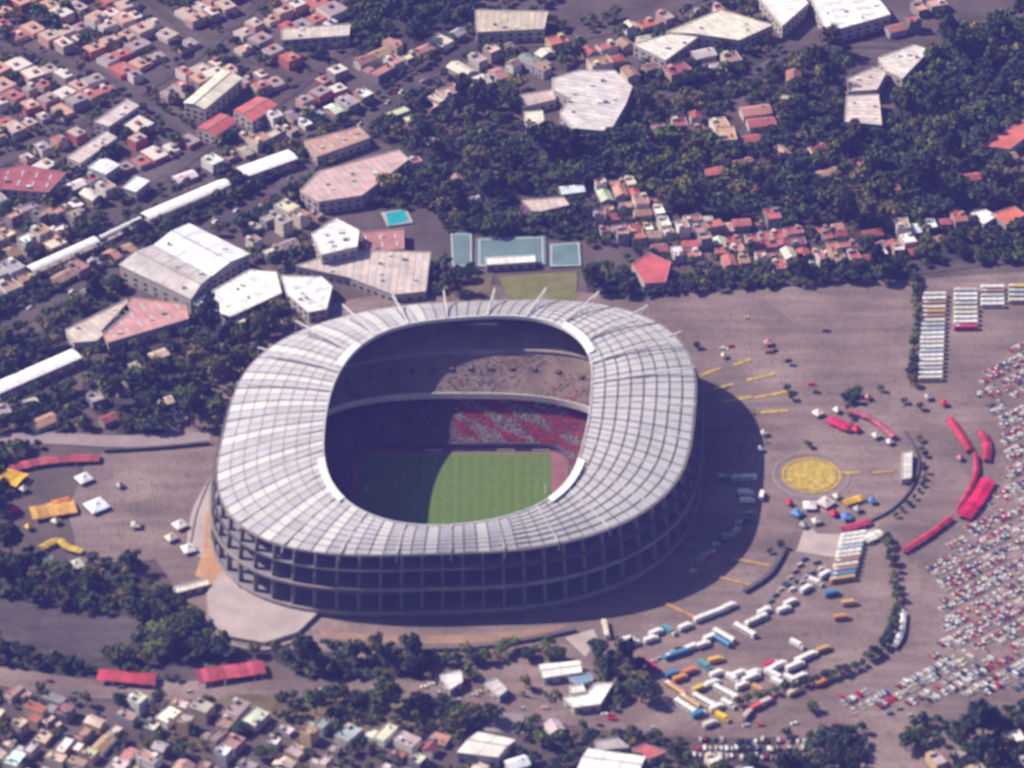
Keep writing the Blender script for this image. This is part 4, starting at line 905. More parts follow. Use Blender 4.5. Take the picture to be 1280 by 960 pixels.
for k, c in enumerate('white white white grey white cream brown cream brown blue orange'.split()):
    vehicle(BUS, 1067 - k * 1.4, 672 + k * 5.5, rad(14), BC[c], '%s bus stacked in the row beside the curved hedge' % c, 'bus', 'buses parked beside the hedge')
vehicle(BUS, 757, 790, rad(97), BC['cream'], 'cream bus standing alone beside the concrete pad', 'bus')
vehicle(BUS, 945, 778, rad(36), BC['white'], 'white bus in line behind the parked vans', 'bus')
vehicle(BUS, 931, 791, rad(-44), BC['white'], 'white bus turned across the van rows', 'bus')
vehicle(BUS, 905, 798, rad(-44), BC['white'], 'white bus with blue neighbour turned across the van rows', 'bus')
vehicle(BUS, 900, 803, rad(-44), BC['blue'], 'blue bus turned across the van rows', 'bus')
vehicle(BUS, 845, 821, rad(27), BC['blue'], 'long blue bus in the second van row', 'bus')
vehicle(BUS, 857, 886, rad(-46), BC['white'], 'white bus with orange neighbour at the end of the lorry row', 'bus')
vehicle(BUS, 863, 880, rad(-46), BC['orange'], 'orange bus at the end of the lorry row', 'bus')
vehicle(BUS, 880, 879, rad(-42), BC['white'], 'white bus second from the end of the lorry row', 'bus')
vehicle(BUS, 906, 868, rad(-42), BC['white'], 'white bus in the middle of the lorry row', 'bus')
vehicle(BUS, 844, 864, rad(-46), BC['orange'], 'orange bus between the van row and the lorry row', 'bus')
vehicle(BUS, 930, 600, rad(2), BC['white'], 'white bus half in the stadium shadow by the yellow circle', 'bus')
vehicle(BUS, 912, 600, rad(2), BC['teal'], 'pale bus wholly in the stadium shadow', 'bus')
trs = [(876, 776, 33), (889, 771, 33), (902, 766, 33), (912, 761, 33), (784, 803, 20), (865, 812, 30), (879, 809, 30), (888, 800, 30), (980, 765, 30), (896, 845, 32), (917, 874, -42), (928, 860, 34), (939, 851, 34), (964, 840, 34), (975, 834, 34), (968, 848, -42), (996, 809, -40), (1002, 827, 32), (994, 836, 32), (1013, 822, 32)]
for i, (a, b, r) in enumerate(trs):
    row = 'first van row' if b < 806 and a < 920 else ('second van row' if b < 820 and a < 990 else 'lorry row')
    big_ = i > 9 and i % 3 == 0
    vehicle(LTRK if big_ else TRK, a, b, rad(r), BC['white'], '%s white box truck in the %s' % ('long' if big_ else 'short', row), 'truck', 'white trucks in the %s' % row)
for a, b, r, c, cc, lab in ((850, 851, 30, 'orange', (.6, .25, .05), 'orange box truck beside a blue one'), (840, 846, 30, 'blue', (.05, .2, .4), 'blue box truck beside the orange one'), (863, 842, 30, 'orange', (.55, .2, .08), 'red orange box truck behind the orange one'),
                       (895, 828, 20, 'yellow', (.65, .4, .05), 'lone orange yellow box truck between the van rows'), (903, 900, -40, 'yellow', (.8, .55, .02), 'bright yellow box truck by the front avenue'), (958, 880, 34, 'red', (.6, .5, .45), 'white box truck with red cab behind the hedge'),
                       (947, 886, 34, 'white', (.6, .12, .08), 'red box truck with white cab behind the hedge'), (993, 868, 34, 'cream', (.6, .5, .38), 'beige box truck behind the hedge'), (1028, 856, 34, 'orange', (.6, .25, .05), 'orange box truck against the curved hedge'), (888, 908, 30, 'cream', (.62, .55, .5), 'pale box truck next to the bright yellow one'),
                       (934, 896, 60, 'cream', (.5, .4, .36), 'dusty pink box truck by the hedge end'), (1052, 775, 10, 'orange', (.5, .24, .1), 'rusty orange box truck alone below the bus row'), (1062, 757, 10, 'orange', (.55, .33, .15), 'tan box truck below the bus row'), (1040, 745, 20, 'blue', (.06, .2, .38), 'blue box truck at the foot of the bus row')):
    vehicle(TRK, a, b, rad(r), BC[c], lab, 'truck', None, cc)
for a, b, r, lab in ((932, 619, 2, 'upper of two white trailers in the stadium shadow'), (934, 629, 2, 'lower of two white trailers in the stadium shadow'), (952, 622, 80, 'small white trailer at the edge of the stadium shadow')):
    vehicle(TRK, a, b, rad(r), BC['white'], lab, 'truck')
VC = ['white'] * 7 + ['blue', 'yellow', 'orange', 'grey', 'red', 'teal']
for (a, b), (c, d), n_, r_, nm in (((788, 808), (868, 781), 8, 30, 'first van row'), ((812, 838), (1000, 750), 19, 33, 'second van row'), ((862, 868), (1030, 812), 14, 30, 'lorry row'), ((1000, 750), (1050, 705), 6, 40, 'row beside the stacked buses'), ((872, 895), (1000, 850), 11, 34, 'row along the hedge'), ((830, 858), (880, 838), 5, 30, 'lorry row')):
    for k in range(n_):
        px = a + (c - a) * k / (n_ - 1) + random.uniform(-3, 3); py = b + (d - b) * k / (n_ - 1) + random.uniform(-3, 3); x, y = G(px, py); rz = rad(r_ + random.choice((0, 0, -75)) + random.uniform(-4, 4))
        if not free_poly(rect(x, y, 8.4, 2.6, rz)): continue
        cc = random.choice(VC)
        vehicle(TRK, px, py, rz, BC[random.choice(('white', cc))], 'small box truck with %s cargo box in the %s' % (cc, nm), 'truck', 'small trucks in the %s' % nm, BC[cc])
# cars: shade cluster, verge rows, north lot, avenue
pal1 = ['white'] * 5 + ['silver'] * 5 + ['red', 'red', 'black', 'dark blue', 'beige', 'beige', 'maroon', 'grey', 'grey', 'green']
def put_car(px, py, rz, where, group, pal=pal1, kinds=('saloon', 'saloon', 'hatchback', 'van'), world=False):
    x, y = (px, py) if world else G(px, py)
    if not free_poly(rect(x, y, 4.0, 1.6, rz)): return
    car(x, y, rz, random.choice(kinds), random.choice(pal), where, group)
for r_ in range(5):
    for k in range(9):
        px, py = 868 + r_ * 15 + k * 1.6 + random.uniform(-2, 2), 716 - r_ * 13 - k * 2.8 + random.uniform(-2, 2)
        if random.random() < .85: put_car(px, py, rad(random.choice((8, 12, 188))), 'parked in the stadium shadow', 'cars parked in the stadium shadow', ['silver', 'silver', 'white', 'grey', 'dark blue', 'red'])
for k in range(7): put_car(800 + k * 8, 807 - k * 3, rad(30), 'in front of the first van row', 'cars before the van rows')
for k in range(6): put_car(808 + k * 8, 832 - k * 4, rad(30), 'at the end of the second van row', 'cars before the van rows')
for k in range(10): put_car(952 + k * 6, 768 - k * 7.5, rad(40 + random.uniform(-5, 5)), 'along the curved barrier', 'cars along the curved barrier')
for k in range(8): put_car(985 + k * 6, 735 - k * 4 + random.uniform(-8, 8), rad(30), 'between the barrier and the bus row', 'cars along the curved barrier')
for a, b, c in ((936, 399, 'beige'), (1033, 415, 'dark blue'), (914, 434, 'red'), (968, 440, 'black'), (985, 452, 'black'), (991, 458, 'dark blue'), (962, 442, 'maroon'), (1015, 482, 'red'), (1021, 492, 'black'), (905, 437, 'white')):
    x, y = G(a, b); car(x, y, rad(random.uniform(-20, 40)), 'saloon', c, 'standing on the open north car park', 'cars on the open car park')
for r_ in range(4):
    for k in range(22):
        px = 868 + k * 6.5 + random.uniform(-2, 2); py = 916 + r_ * 10 + k * .1 + random.uniform(-1.5, 1.5)
        if random.random() < .75: put_car(px, py, rad(random.choice((78, 85, 92))), 'in the crowded rows beside the front avenue', 'cars beside the front avenue')
for k in range(34):   # avenue traffic
    i = random.randrange(4, len(RAILROAD) - 3); p, q = RAILROAD[i], RAILROAD[i + 1]; t = random.random()
    a = math.atan2(q[1] - p[1], q[0] - p[0]); o_ = random.choice((-5, -2, 2, 5))
    x = p[0] + (q[0] - p[0]) * t - math.sin(a) * o_; y = p[1] + (q[1] - p[1]) * t + math.cos(a) * o_
    o = bpy.data.objects.new('car', CARM['saloon']); COL.objects.link(o); c = random.choice(pal1); o.color = (*CARC[c], 1)
    o.location = (x, y, .2); o.rotation_euler = (0, 0, a + (math.pi if o_ > 0 else 0)); tag(o, '%s saloon car driving on the avenue by the rail line' % c, 'car', 'cars on the avenue'); NCAR[0] += 1
for k in range(26):
    i = random.randrange(2, len(FRONT) - 3); p, q = FRONT[i], FRONT[i + 1]; t = random.random()
    a = math.atan2(q[1] - p[1], q[0] - p[0]); o_ = random.choice((-4.5, -1.7, 1.7, 4.5))
    x = p[0] + (q[0] - p[0]) * t - math.sin(a) * o_; y = p[1] + (q[1] - p[1]) * t + math.cos(a) * o_
    o = bpy.data.objects.new('car', CARM['hatchback']); COL.objects.link(o); c = random.choice(pal1); o.color = (*CARC[c], 1)
    o.location = (x, y, .2); o.rotation_euler = (0, 0, a + (math.pi if o_ > 0 else 0)); tag(o, '%s hatchback car driving on the front avenue' % c, 'car', 'cars on the front avenue'); NCAR[0] += 1
# the packed car park: rows, nearest ones as cars, the rest as one mass
LOT = gp([(1218, 492), (1240, 452), (1300, 420), (1300, 880), (1190, 868), (1130, 900), (1040, 898), (1050, 872), (1120, 858), (1160, 830), (1178, 790), (1176, 735), (1158, 712), (1190, 680), (1232, 640), (1262, 590), (1250, 530)])
spots = []; ra = rad(38); ca, sa = math.cos(ra), math.sin(ra)
for u in range(-60, 60):
    for v in range(-60, 60):
        uu = u * 2.55; row = v * 4.9 + (v // 2) * 2.8
        x = 235 + ca * uu - sa * row; y = -120 + sa * uu + ca * row
        if inside(LOT, x, y) and x < 335 and random.random() < .9 * (1 if math.sin(x * .11 + v) * math.sin(y * .07) > -.72 else .35):
            spots.append((x + random.uniform(-.25, .25), y + random.uniform(-.3, .3), ra + math.pi / 2 + (math.pi if random.random() < .5 else 0) + random.uniform(-.05, .05)))
spots.sort(key=lambda s: s[1])
left = max(0, 296 - NCAR[0])
lotpal = ['white'] * 5 + ['silver'] * 5 + ['beige'] * 6 + ['red', 'red', 'maroon', 'black', 'grey', 'grey', 'dark blue', 'green']
rest = []
for s in spots:
    if left > 0 and free_poly(rect(s[0], s[1], 4.0, 1.5, s[2])):
        car(s[0], s[1], s[2], random.choice(('saloon', 'saloon', 'hatchback', 'van')), random.choice(lotpal), 'in the packed car park lanes nearest the front avenue', 'cars in the packed car park'); left -= 1
    else: rest.append(s)
src = car_mesh('saloon'); mb = MB()
for x, y, a in rest:
    if not free_poly(rect(x, y, 4.0, 1.5, a)): continue
    c, s = math.cos(a), math.sin(a); k = len(mb.v)
    mb.v += [(x + c * p[0] - s * p[1], y + s * p[0] + c * p[1], p[2] + .18) for p in src.v]
    # body faces joined as one island: reuse shared vertices
    mb.f += [tuple(k + i for i in f) for f in src.f]; mb.mi += src.mi
    occ_poly(rect(x, y, 4.4, 1.8, a))
tag(mb.build('parked_cars', [M['carstuff'], M['glass'], M['rubber']]), 'mass of mixed cars filling the far lanes of the packed car park', 'cars', kind='stuff')

# ------------------------------------------------------------------ market awnings, tents, stalls
def awning(pts, wd, h, colour, label, group=None, n=5):
    W_ = smooth([G(a, b, h) for a, b in pts], n); c0 = W_[0]
    root = empty('market_awning', (*c0, 0)); tag(root, label, 'awning', group)
    for i in range(len(W_) - 1):
        p, q = W_[i], W_[i + 1]; a = math.atan2(q[1] - p[1], q[0] - p[0]); nx, ny = -math.sin(a), math.cos(a)
        e = .15; f = lambda pt, o_, z: (pt[0] - c0[0] + nx * o_, pt[1] - c0[1] + ny * o_, z)
        p = (p[0] + math.cos(a) * e, p[1] + math.sin(a) * e)
        mb = MB(); dz = random.uniform(-.3, .2); hr = h + .5 + dz
        mb.face([f(p, -wd / 2, h - .4 + dz), f(q, -wd / 2, h - .4 + dz), f(q, 0, hr), f(p, 0, hr)])
        mb.face([f(p, 0, hr), f(q, 0, hr), f(q, wd / 2, h - .4 + dz), f(p, wd / 2, h - .4 + dz)])
        mb.face([f(p, -wd / 2, h - .4 + dz), f(p, -wd / 2, h - .9 + dz), f(q, -wd / 2, h - .9 + dz), f(q, -wd / 2, h - .4 + dz)])
        v = random.uniform(.62, 1.12); mb.build('tarpaulin', M['tarp'], root, tuple(min(.9, k * v) for k in colour))
        for o_ in (-wd / 2 + .2, wd / 2 - .2):
            m_ = MB(); x, y, _ = f(p, o_, 0); m_.box(x - .06, x + .06, y - .06, y + .06, 0, h - .42 + dz); m_.build('post', M['dark'], root)
    occ_poly(strip_poly(W_, wd))
REDT = (.62, .015, .09)
awning([(1187, 522), (1202, 545), (1212, 562)], 5, 3, (.42, .035, .07), 'short red market awning nearest the bus rows')
awning([(1226, 538), (1234, 555), (1232, 574)], 5, 3, (.44, .035, .07), 'short red market awning beside the packed cars')
awning([(1219, 565), (1220, 590), (1208, 618), (1196, 636)], 3.2, 3, (.44, .04, .08), 'long thin curved red market awning')
awning([(1236, 598), (1222, 622), (1204, 645)], 8.5, 3.2, REDT, 'broad bright red market awning')
awning([(1190, 645), (1160, 668), (1128, 688)], 3.2, 3, (.6, .03, .08), 'thin straight red market awning below the broad one')
awning([(1036, 522), (1062, 534)], 7, 3, (.5, .02, .1), 'crimson awning on the plaza stage')
awning([(1060, 512), (1090, 522), (1118, 545)], 4, 3, (.42, .1, .15), 'faded pink awning behind the plaza stage')
awning([(1050, 662), (1088, 650)], 5, 3, (.42, .05, .1), 'dull red awning over the food stalls')
awning([(1054, 628), (1078, 620)], 5, 3, (.75, .42, .02), 'bright orange awning over the food stalls')
awning([(1080, 674), (1102, 664)], 6, 3.2, (.82, .8, .7), 'bright white awning at the bend of the hedge')
awning([(12, 584), (60, 574), (124, 571)], 7, 3, (.36, .08, .09), 'long dull red awning along the plaza road')
awning([(122, 842), (195, 848)], 9, 4, (.45, .06, .08), 'red awning in the trees below the paved yard')
awning([(246, 845), (290, 838), (330, 832)], 11, 4, (.42, .07, .1), 'long crimson awning in the trees beside the front avenue')
awning([(2, 592), (28, 600)], 13, 3.5, (.75, .42, .02), 'yellow awning beside the long dull red awning')
awning([(38, 641), (94, 631)], 12, 3, (.6, .33, .08), 'ochre awning on the west plaza')
awning([(64, 628), (86, 622)], 4, 3.4, (.7, .25, .03), 'orange awning behind the ochre awning')
awning([(50, 684), (72, 674), (84, 682), (104, 688)], 4.5, 3, (.6, .42, .05), 'bent yellow awning beside the western trees')
awning([(1116, 808), (1126, 790), (1129, 762)], 3.6, 3, (.66, .66, .64), 'curved white awning along the outer hedge')
def tent(px, py, s, colour, label):
    x, y = G(px, py); r = empty('tent', (x, y, 0), rad(random.uniform(0, 60))); tag(r, label, 'tent'); mb = MB()
    P = [(-s, -s), (s, -s), (s, s), (-s, s)]
    for i in range(4): a, b = P[i], P[(i + 1) % 4]; mb.face([(*a, 2.6), (*b, 2.6), (b[0] * .35, b[1] * .35, 3.7), (a[0] * .35, a[1] * .35, 3.7)]); mb.face([(a[0] * .35, a[1] * .35, 3.7), (b[0] * .35, b[1] * .35, 3.7), (0, 0, 5.0)]); mb.face([(*a, 2.1), (*b, 2.1), (*b, 2.6), (*a, 2.6)])
    mb.build('canopy', M['tarp'], r, colour)
    for a in P: m_ = MB(); m_.box(a[0] * .96 - .07, a[0] * .96 + .07, a[1] * .96 - .07, a[1] * .96 + .07, 0, 2.5); m_.build('pole', M['dark'], r)
    occ_poly(rect(x, y, 2 * s, 2 * s, 0))
for a in ((105, 602, 4, (.7, .72, .75), 'white tent beside the long dull red awning'), (121, 636, 5.5, (.7, .75, .9), 'larger blue white tent alone on the west plaza'), (225, 660, 3.5, (.66, .62, .58), 'cream tent on the terrace path'), (236, 690, 3.5, (.7, .69, .66), 'white tent above the gatehouse'), (214, 676, 2.8, (.6, .55, .5), 'small beige tent beside the cream tent'),
          (1012, 636, 3.5, (.75, .75, .78), 'white tent below the yellow circle'), (1032, 632, 4, (.55, .47, .42), 'beige tent below the yellow circle'), (996, 645, 2.8, (.1, .25, .5), 'small blue tent below the yellow circle'), (1058, 650, 2.8, (.1, .2, .5), 'small blue tent among the food stalls'), (1022, 520, 2.6, (.85, .7, .6), 'pale tent in front of the crimson stage awning'),
          (170, 660, 2.6, (.5, .45, .42), 'faded grey tent on the west plaza'), (60, 705, 3, (.6, .6, .62), 'white tent below the bent yellow awning'), (95, 710, 4, (.55, .53, .45), 'cream tent below the bent yellow awning')): tent(*a)
CL = {'white': (.74, .74, .75), 'cream': (.6, .54, .45), 'red': (.55, .03, .07), 'blue': (.08, .2, .5), 'yellow': (.7, .45, .04), 'pink': (.55, .2, .28), 'grey': (.4, .39, .4)}
for px, py, c, w_ in ((1046, 516, 'white', 'behind the pale tent'), (1070, 540, 'red', 'below the faded pink awning'), (1095, 548, 'cream', 'below the faded pink awning'), (1112, 556, 'white', 'at the end of the faded pink awning'), (1085, 500, 'pink', 'behind the faded pink awning'),
        (1020, 655, 'cream', 'on the concrete apron'), (1042, 645, 'red', 'between the food stalls'), (1072, 640, 'grey', 'beside the bright orange awning'), (986, 632, 'red', 'left of the white tent below the yellow circle'), (1004, 660, 'grey', 'at the tip of the concrete apron'), (1046, 624, 'cream', 'just below the painted ring'), (1090, 630, 'blue', 'inside the curved plaza wall'),
        (20, 640, 'red', 'beside the ochre awning'), (36, 662, 'yellow', 'between the ochre and bent yellow awnings'), (14, 668, 'red', 'at the edge of the western trees'), (30, 615, 'cream', 'below the yellow awning'), (70, 655, 'cream', 'below the ochre awning'), (150, 610, 'grey', 'alone beside the low plaza wall'), (955, 545, 'cream', 'at the edge of the stadium shadow'), (950, 565, 'white', 'beside the shadow edge and painted ring'),
        (1180, 508, 'red', 'at the end of the longest bus row'), (1160, 500, 'grey', 'near the longest bus row'), (905, 448, 'cream', 'beside the short yellow lines'), (960, 432, 'pink', 'on the open car park'), (1200, 576, 'pink', 'between the red market awnings')):
    tent(px, py, random.uniform(1.6, 2.3), CL[c], 'tiny %s market tent %s' % (c, w_))
# low curved barriers
def barrier(pts, label, m='concrete_dark', wd=.9, h=1.3):
    W_ = smooth(gp(pts), 8); c0 = W_[0]; r = empty('barrier_wall', (*c0, 0)); tag(r, label, 'wall')
    for i in range(len(W_) - 1):
        p, q = W_[i], W_[i + 1]; m_ = MB(); m_.bar((p[0] - c0[0], p[1] - c0[1], h / 2), (q[0] - c0[0], q[1] - c0[1], h / 2), wd, wz=h); m_.build('wall_section', M[m], r)
    occ_poly(strip_poly(W_, wd + 1))
barrier([(930, 742), (962, 720), (980, 690)], 'low curved wall inside the east car park', wd=2.2, h=2.5)
barrier([(400, 803), (480, 812), (560, 814), (640, 806), (720, 790)], 'long low wall along the front of the stadium', wd=1.5, h=2.2)
barrier([(130, 566), (200, 562), (262, 556)], 'straight low wall between the west plaza and the access road', wd=1.5, h=2.5)
barrier([(1130, 540), (1148, 575), (1140, 610), (1112, 640), (1070, 660)], 'curved wall around the yellow circle plaza', wd=1.0, h=1.6)

barrier([(258, 782), (288, 806), (330, 814), (378, 800)], 'outer kerb wall curving along the pale terrace ramp', 'concrete', 1.0, 1.4)
barrier([(262, 600), (246, 640), (236, 690)], 'kerb wall along the terrace path beside the soil bank', 'concrete', .7, 1.1)
# ------------------------------------------------------------------ landmarks that labels refer to
LM = [(*G(a, b), t) for a, b, t in ((230, 330, 'the double warehouse'), (330, 370, 'the white halls'), (180, 405, 'the salmon shed'), (440, 222, 'the pink store'), (460, 340, 'the beige hall'), (420, 300, 'the white apartment block'), (480, 302, 'the dull red hall'),
    (640, 318, 'the green courts'), (500, 278, 'the swimming pool'), (740, 125, 'the pale factory'), (980, 12, 'the pointed white hall'), (1065, 15, 'the broad white hall'), (900, 32, 'the curved cream hall'), (640, 26, 'the tan block'), (260, 156, 'the smaller red block'), (320, 136, 'the larger red block'),
    (265, 112, 'the long cream block'), (145, 140, 'the beige block'), (115, 184, 'the long pale block'), (130, 207, 'the bright white block'), (170, 230, 'the platform-side white block'), (40, 224, 'the wide dark red block'), (395, 40, 'the long beige block'), (420, 178, 'the brown roofed block'), (682, 256, 'the purple walled villa'),
    (1078, 138, 'the notched cream block'), (1130, 78, 'the uppermost cream block'), (606, 932, 'the cream gabled warehouse'), (765, 955, 'the white gabled warehouse'), (700, 836, 'the long pavilion'), (735, 870, 'the bent pavilion'), (564, 850, 'the white roofed hut'), (235, 734, 'the gatehouse'), (1133, 582, 'the narrow pale block'),
    (1228, 272, 'the bright white shop'), (1260, 270, 'the orange red shop'), (1256, 170, 'the orange red house'), (815, 338, 'the bright red hipped house'), (232, 248, 'the middle platform canopy'), (334, 204, 'the broad platform canopy'), (78, 318, 'the thin platform canopy'), (45, 465, 'the lone cream canopy'),
    (160, 846, 'the red awning'), (288, 840, 'the crimson awning'), (68, 572, 'the dull red awning'), (1164, 425, 'the longest bus row'), (90, 790, 'the paved yard'), (310, 770, 'the terrace ramp'), (627, 905, 'the paved forecourt'), (670, 360, 'the grass lot'), (585, 362, 'the dirt lot'))]
def near(x, y, where, mx=48):
    d, t = min((math.hypot(x - a, y - b), t) for a, b, t in LM)
    if d > mx: return where
    return ('close to ' if d < 26 else 'near ') + t
# ------------------------------------------------------------------ houses
def house_proto(kind, W_, D_, H_):
    r = empty('house'); mb = MB()
    hw, hd = W_ / 2, D_ / 2
    if kind == 'flat':
        mb.box(-hw, hw, -hd, hd, 0, H_ - .3, bottom=False); mb.build('wall', M['obj'], r)
        mb = MB(); mb.box(-hw + .2, hw - .2, -hd + .2, hd - .2, H_ - .35, H_ - .15, bottom=False); rf = mb.build('roof', M['roofobj'], r)
        mb = MB()
        for (x0, x1, y0, y1) in ((-hw, hw, -hd, -hd + .25), (-hw, hw, hd - .25, hd), (-hw, -hw + .25, -hd + .25, hd - .25), (hw - .25, hw, -hd + .25, hd - .25)): mb.box(x0, x1, y0, y1, H_ - .3, H_ + .5, bottom=False)
        mb.build('parapet', M['obj'], r)
        sx = random.choice((-1, 1)); mb = MB(); mb.box(sx * hw * .5 - 1.6, sx * hw * .5 + 1.6, hd * .3, hd * .3 + 2.8, H_ - .2, H_ + 2.1, bottom=False); mb.build('stair_box', M['obj'], rf)
        mb = MB(); mb.cyl((-sx * hw * .5, hd * .45), .6, H_ - .15, H_ + 1.5, 8); mb.cyl((-sx * hw * .5, hd * .45), .6, H_ + 1.5, H_ + 1.8, 8, r1=.2); mb.build('water_tank', M['tank'], rf)
    elif kind == 'gable':
        h = H_; rg = 1.7
        mb.v = [(-hw, -hd, 0), (hw, -hd, 0), (hw, hd, 0), (-hw, hd, 0), (-hw, -hd, h), (hw, -hd, h), (hw, hd, h), (-hw, hd, h), (-hw, 0, h + rg), (hw, 0, h + rg)]
        mb.f = [(0, 1, 5, 4), (1, 2, 6, 9, 5), (2, 3, 7, 6), (3, 0, 4, 8, 7)]; mb.mi = [0] * 4; mb.build('wall', M['obj'], r)
        mb = MB(); e = .5
        for s in (-1, 1):
            q = [(-hw - e, s * (hd + e), h - .2), (hw + e, s * (hd + e), h - .2), (hw + e, 0, h + rg + .15), (-hw - e, 0, h + rg + .15)]
            if s > 0: q = q[::-1]
            mb.face(q); mb.face([q[0], q[1], (q[1][0], q[1][1], q[1][2] - .25), (q[0][0], q[0][1], q[0][2] - .25)])
        rf = mb.build('roof', M['roofobj'], r)
        mb = MB(); mb.box(hw * .4, hw * .4 + .8, -.4, .4, h + 1, h + rg + 1.0); mb.build('chimney', M['obj'], rf)
    else:  # L: two volumes
        mb.box(-hw, hw, -hd, 0, 0, H_ - .3, bottom=False); mb.box(-hw, 0, 0, hd, 0, H_ * .62, bottom=False); mb.build('wall', M['obj'], r)
        mb = MB(); mb.box(-hw + .2, hw - .2, -hd + .2, -.2, H_ - .35, H_ - .12, bottom=False); rf = mb.build('roof', M['roofobj'], r)
        mb = MB(); mb.box(-hw + .2, -.2, .05, hd - .2, H_ * .62 - .05, H_ * .62 + .15, bottom=False); mb.build('terrace_roof', M['roofobj'], r)
        mb = MB()
        for (x0, x1, y0, y1, z) in ((-hw, hw, -hd, -hd + .25, H_), (-hw, hw, -.25, -.02, H_), (-hw, -hw + .25, 0, hd, H_ * .62), (-hw, 0, hd - .25, hd, H_ * .62)): mb.box(x0, x1, y0, y1, z - .35, z + .5, bottom=False)
        mb.build('parapet', M['obj'], r)
        mb = MB(); mb.cyl((hw * .6, -hd * .5), .6, H_ - .15, H_ + 1.5, 8); mb.build('water_tank', M['tank'], rf)
    nf = max(1, int(H_ // 3))
    for fl in range(nf):
        for k in (-1, 1):
            m_ = MB(); m_.box(k * hw * .5 - .8, k * hw * .5 + .8, -hd - .06, -hd + .04, fl * 2.9 + 1.0, fl * 2.9 + 2.2); m_.build('window', M['glass'], r)
    for fl in range(nf): m_ = MB(); m_.box(hw - .04, hw + .06, -hd * .5 - .7, -hd * .5 + .7, fl * 2.9 + 1.0, fl * 2.9 + 2.2); m_.build('window', M['glass'], r)
    m_ = MB(); m_.box(-.5, .5, -hd - .06, -hd + .04, 0, 2.1); m_.build('door', M['dark'], r)
    return r, W_, D_
PROTO = {'flat': [house_proto('flat', *s) for s in ((10, 12, 6.2), (7.5, 13, 6.5), (12, 10, 3.6), (9, 9, 9.4), (15, 11, 6.0), (6.5, 9, 3.3), (11, 15, 8.8), (8, 8, 5.6))],
         'gable': [house_proto('gable', *s) for s in ((11, 9, 3.4), (13, 9, 5.6), (8, 7.5, 5.4), (17, 10, 4.0), (7, 12, 3.2))],
         'L': [house_proto('L', *s) for s in ((12, 13, 6.2), (14, 12, 8.6), (9, 12, 6.0), (15, 15, 5.2))]}
ROOFC = {'red': [(.36, .1, .09), (.42, .13, .1), (.28, .085, .085), (.34, .12, .11)], 'rust pink': [(.44, .25, .19), (.4, .22, .18), (.36, .2, .16)], 'cream': [(.6, .53, .43), (.55, .48, .4)], 'white': [(.72, .7, .66), (.68, .68, .7)], 'grey': [(.33, .3, .31), (.26, .24, .26), (.4, .36, .35)], 'brown': [(.3, .19, .14), (.34, .23, .17)]}
WALLC = [(.46, .42, .36), (.6, .57, .52), (.36, .27, .22), (.46, .35, .2), (.36, .35, .36), (.44, .27, .22), (.58, .52, .42), (.28, .23, .22), (.66, .64, .6), (.22, .2, .2)]
SZ = {('flat', 0): 'two-storey', ('flat', 1): 'narrow', ('flat', 2): 'single-storey', ('flat', 3): 'three-storey', ('flat', 4): 'broad', ('flat', 5): 'tiny', ('flat', 6): 'deep', ('flat', 7): 'square', ('gable', 4): 'narrow gabled', ('L', 2): 'small stepped', ('L', 3): 'sprawling stepped', ('gable', 0): 'low gabled', ('gable', 1): 'broad gabled', ('gable', 2): 'small gabled', ('gable', 3): 'long gabled', ('L', 0): 'stepped', ('L', 1): 'tall stepped'}
NH = [0]; HOUSES = []
def zone(px, where, group, rz, lot, pal, kinds, fill=.9, jit=.6, scale=1.0, limit=200):
    P = gp(px); xs = [p[0] for p in P]; ys = [p[1] for p in P]; cx, cy = sum(xs) / len(xs), sum(ys) / len(ys); c, s = math.cos(rz), math.sin(rz)
    cand = []
    R_ = int(max(max(xs) - min(xs), max(ys) - min(ys)) / min(lot)) + 2
    for u in range(-R_, R_ + 1):
        for v in range(-R_, R_ + 1):
            a = u * lot[0] + random.uniform(-jit, jit); b = v * lot[1] + (v // 2) * 5 + random.uniform(-jit, jit)
            x = cx + c * a - s * b; y = cy + s * a + c * b
            if inside(P, x, y) and random.random() < fill: cand.append((x, y))
    random.shuffle(cand); n = 0
    for x, y in cand:
        if n >= limit: break
        kd = random.choice(kinds); i = random.randrange(len(PROTO[kd])); pr, W_, D_ = PROTO[kd][i]; sc_ = scale * random.uniform(.88, 1.1)
        a = rz + random.choice((0, math.pi, 0)) + random.uniform(-.13, .13) + (math.pi / 2 if random.random() < .3 else 0)
        fp = rect(x, y, W_ * sc_ - .3, D_ * sc_ - .3, a)
        if not free_poly(fp): continue
        occ_poly(fp); HOUSES.append((x, y, a, sc_, kd, i, random.choice(pal), where, group)); n += 1
RG = rad(42)
zone([(-20, -10), (440, -10), (430, 20), (430, 110), (360, 165), (250, 170), (205, 245), (130, 285), (60, 320), (-20, 330)], 'in the quarter above the rail line', 'houses above the rail line', RG, (12.2, 13.4), ['red', 'red', 'rust pink', 'cream', 'cream', 'grey', 'grey', 'brown', 'brown', 'white'], ['flat', 'flat', 'gable', 'L'], 1.0, 1.2, .95, limit=280)
zone([(-20, 335), (100, 320), (70, 372), (-20, 400)], 'between the rail line and the avenue', 'houses by the avenue', RG, (13, 14), ['brown', 'rust pink', 'grey'], ['flat', 'gable'], .8, limit=14)
zone([(455, 80), (560, 40), (680, 60), (690, 90), (600, 120), (470, 165)], 'beside the avenue', 'houses beside the avenue', RG, (13.5, 14.5), ['brown', 'cream', 'grey', 'rust pink', 'brown'], ['flat', 'gable', 'L'], .85, limit=34)
zone([(690, 60), (800, 30), (960, -10), (960, 70), (930, 110), (800, 110), (730, 84)], 'around the curved cream hall', 'houses around the cream halls', rad(25), (13, 14.5), ['grey', 'brown', 'red', 'rust pink', 'cream'], ['flat', 'gable'], .8, limit=36)
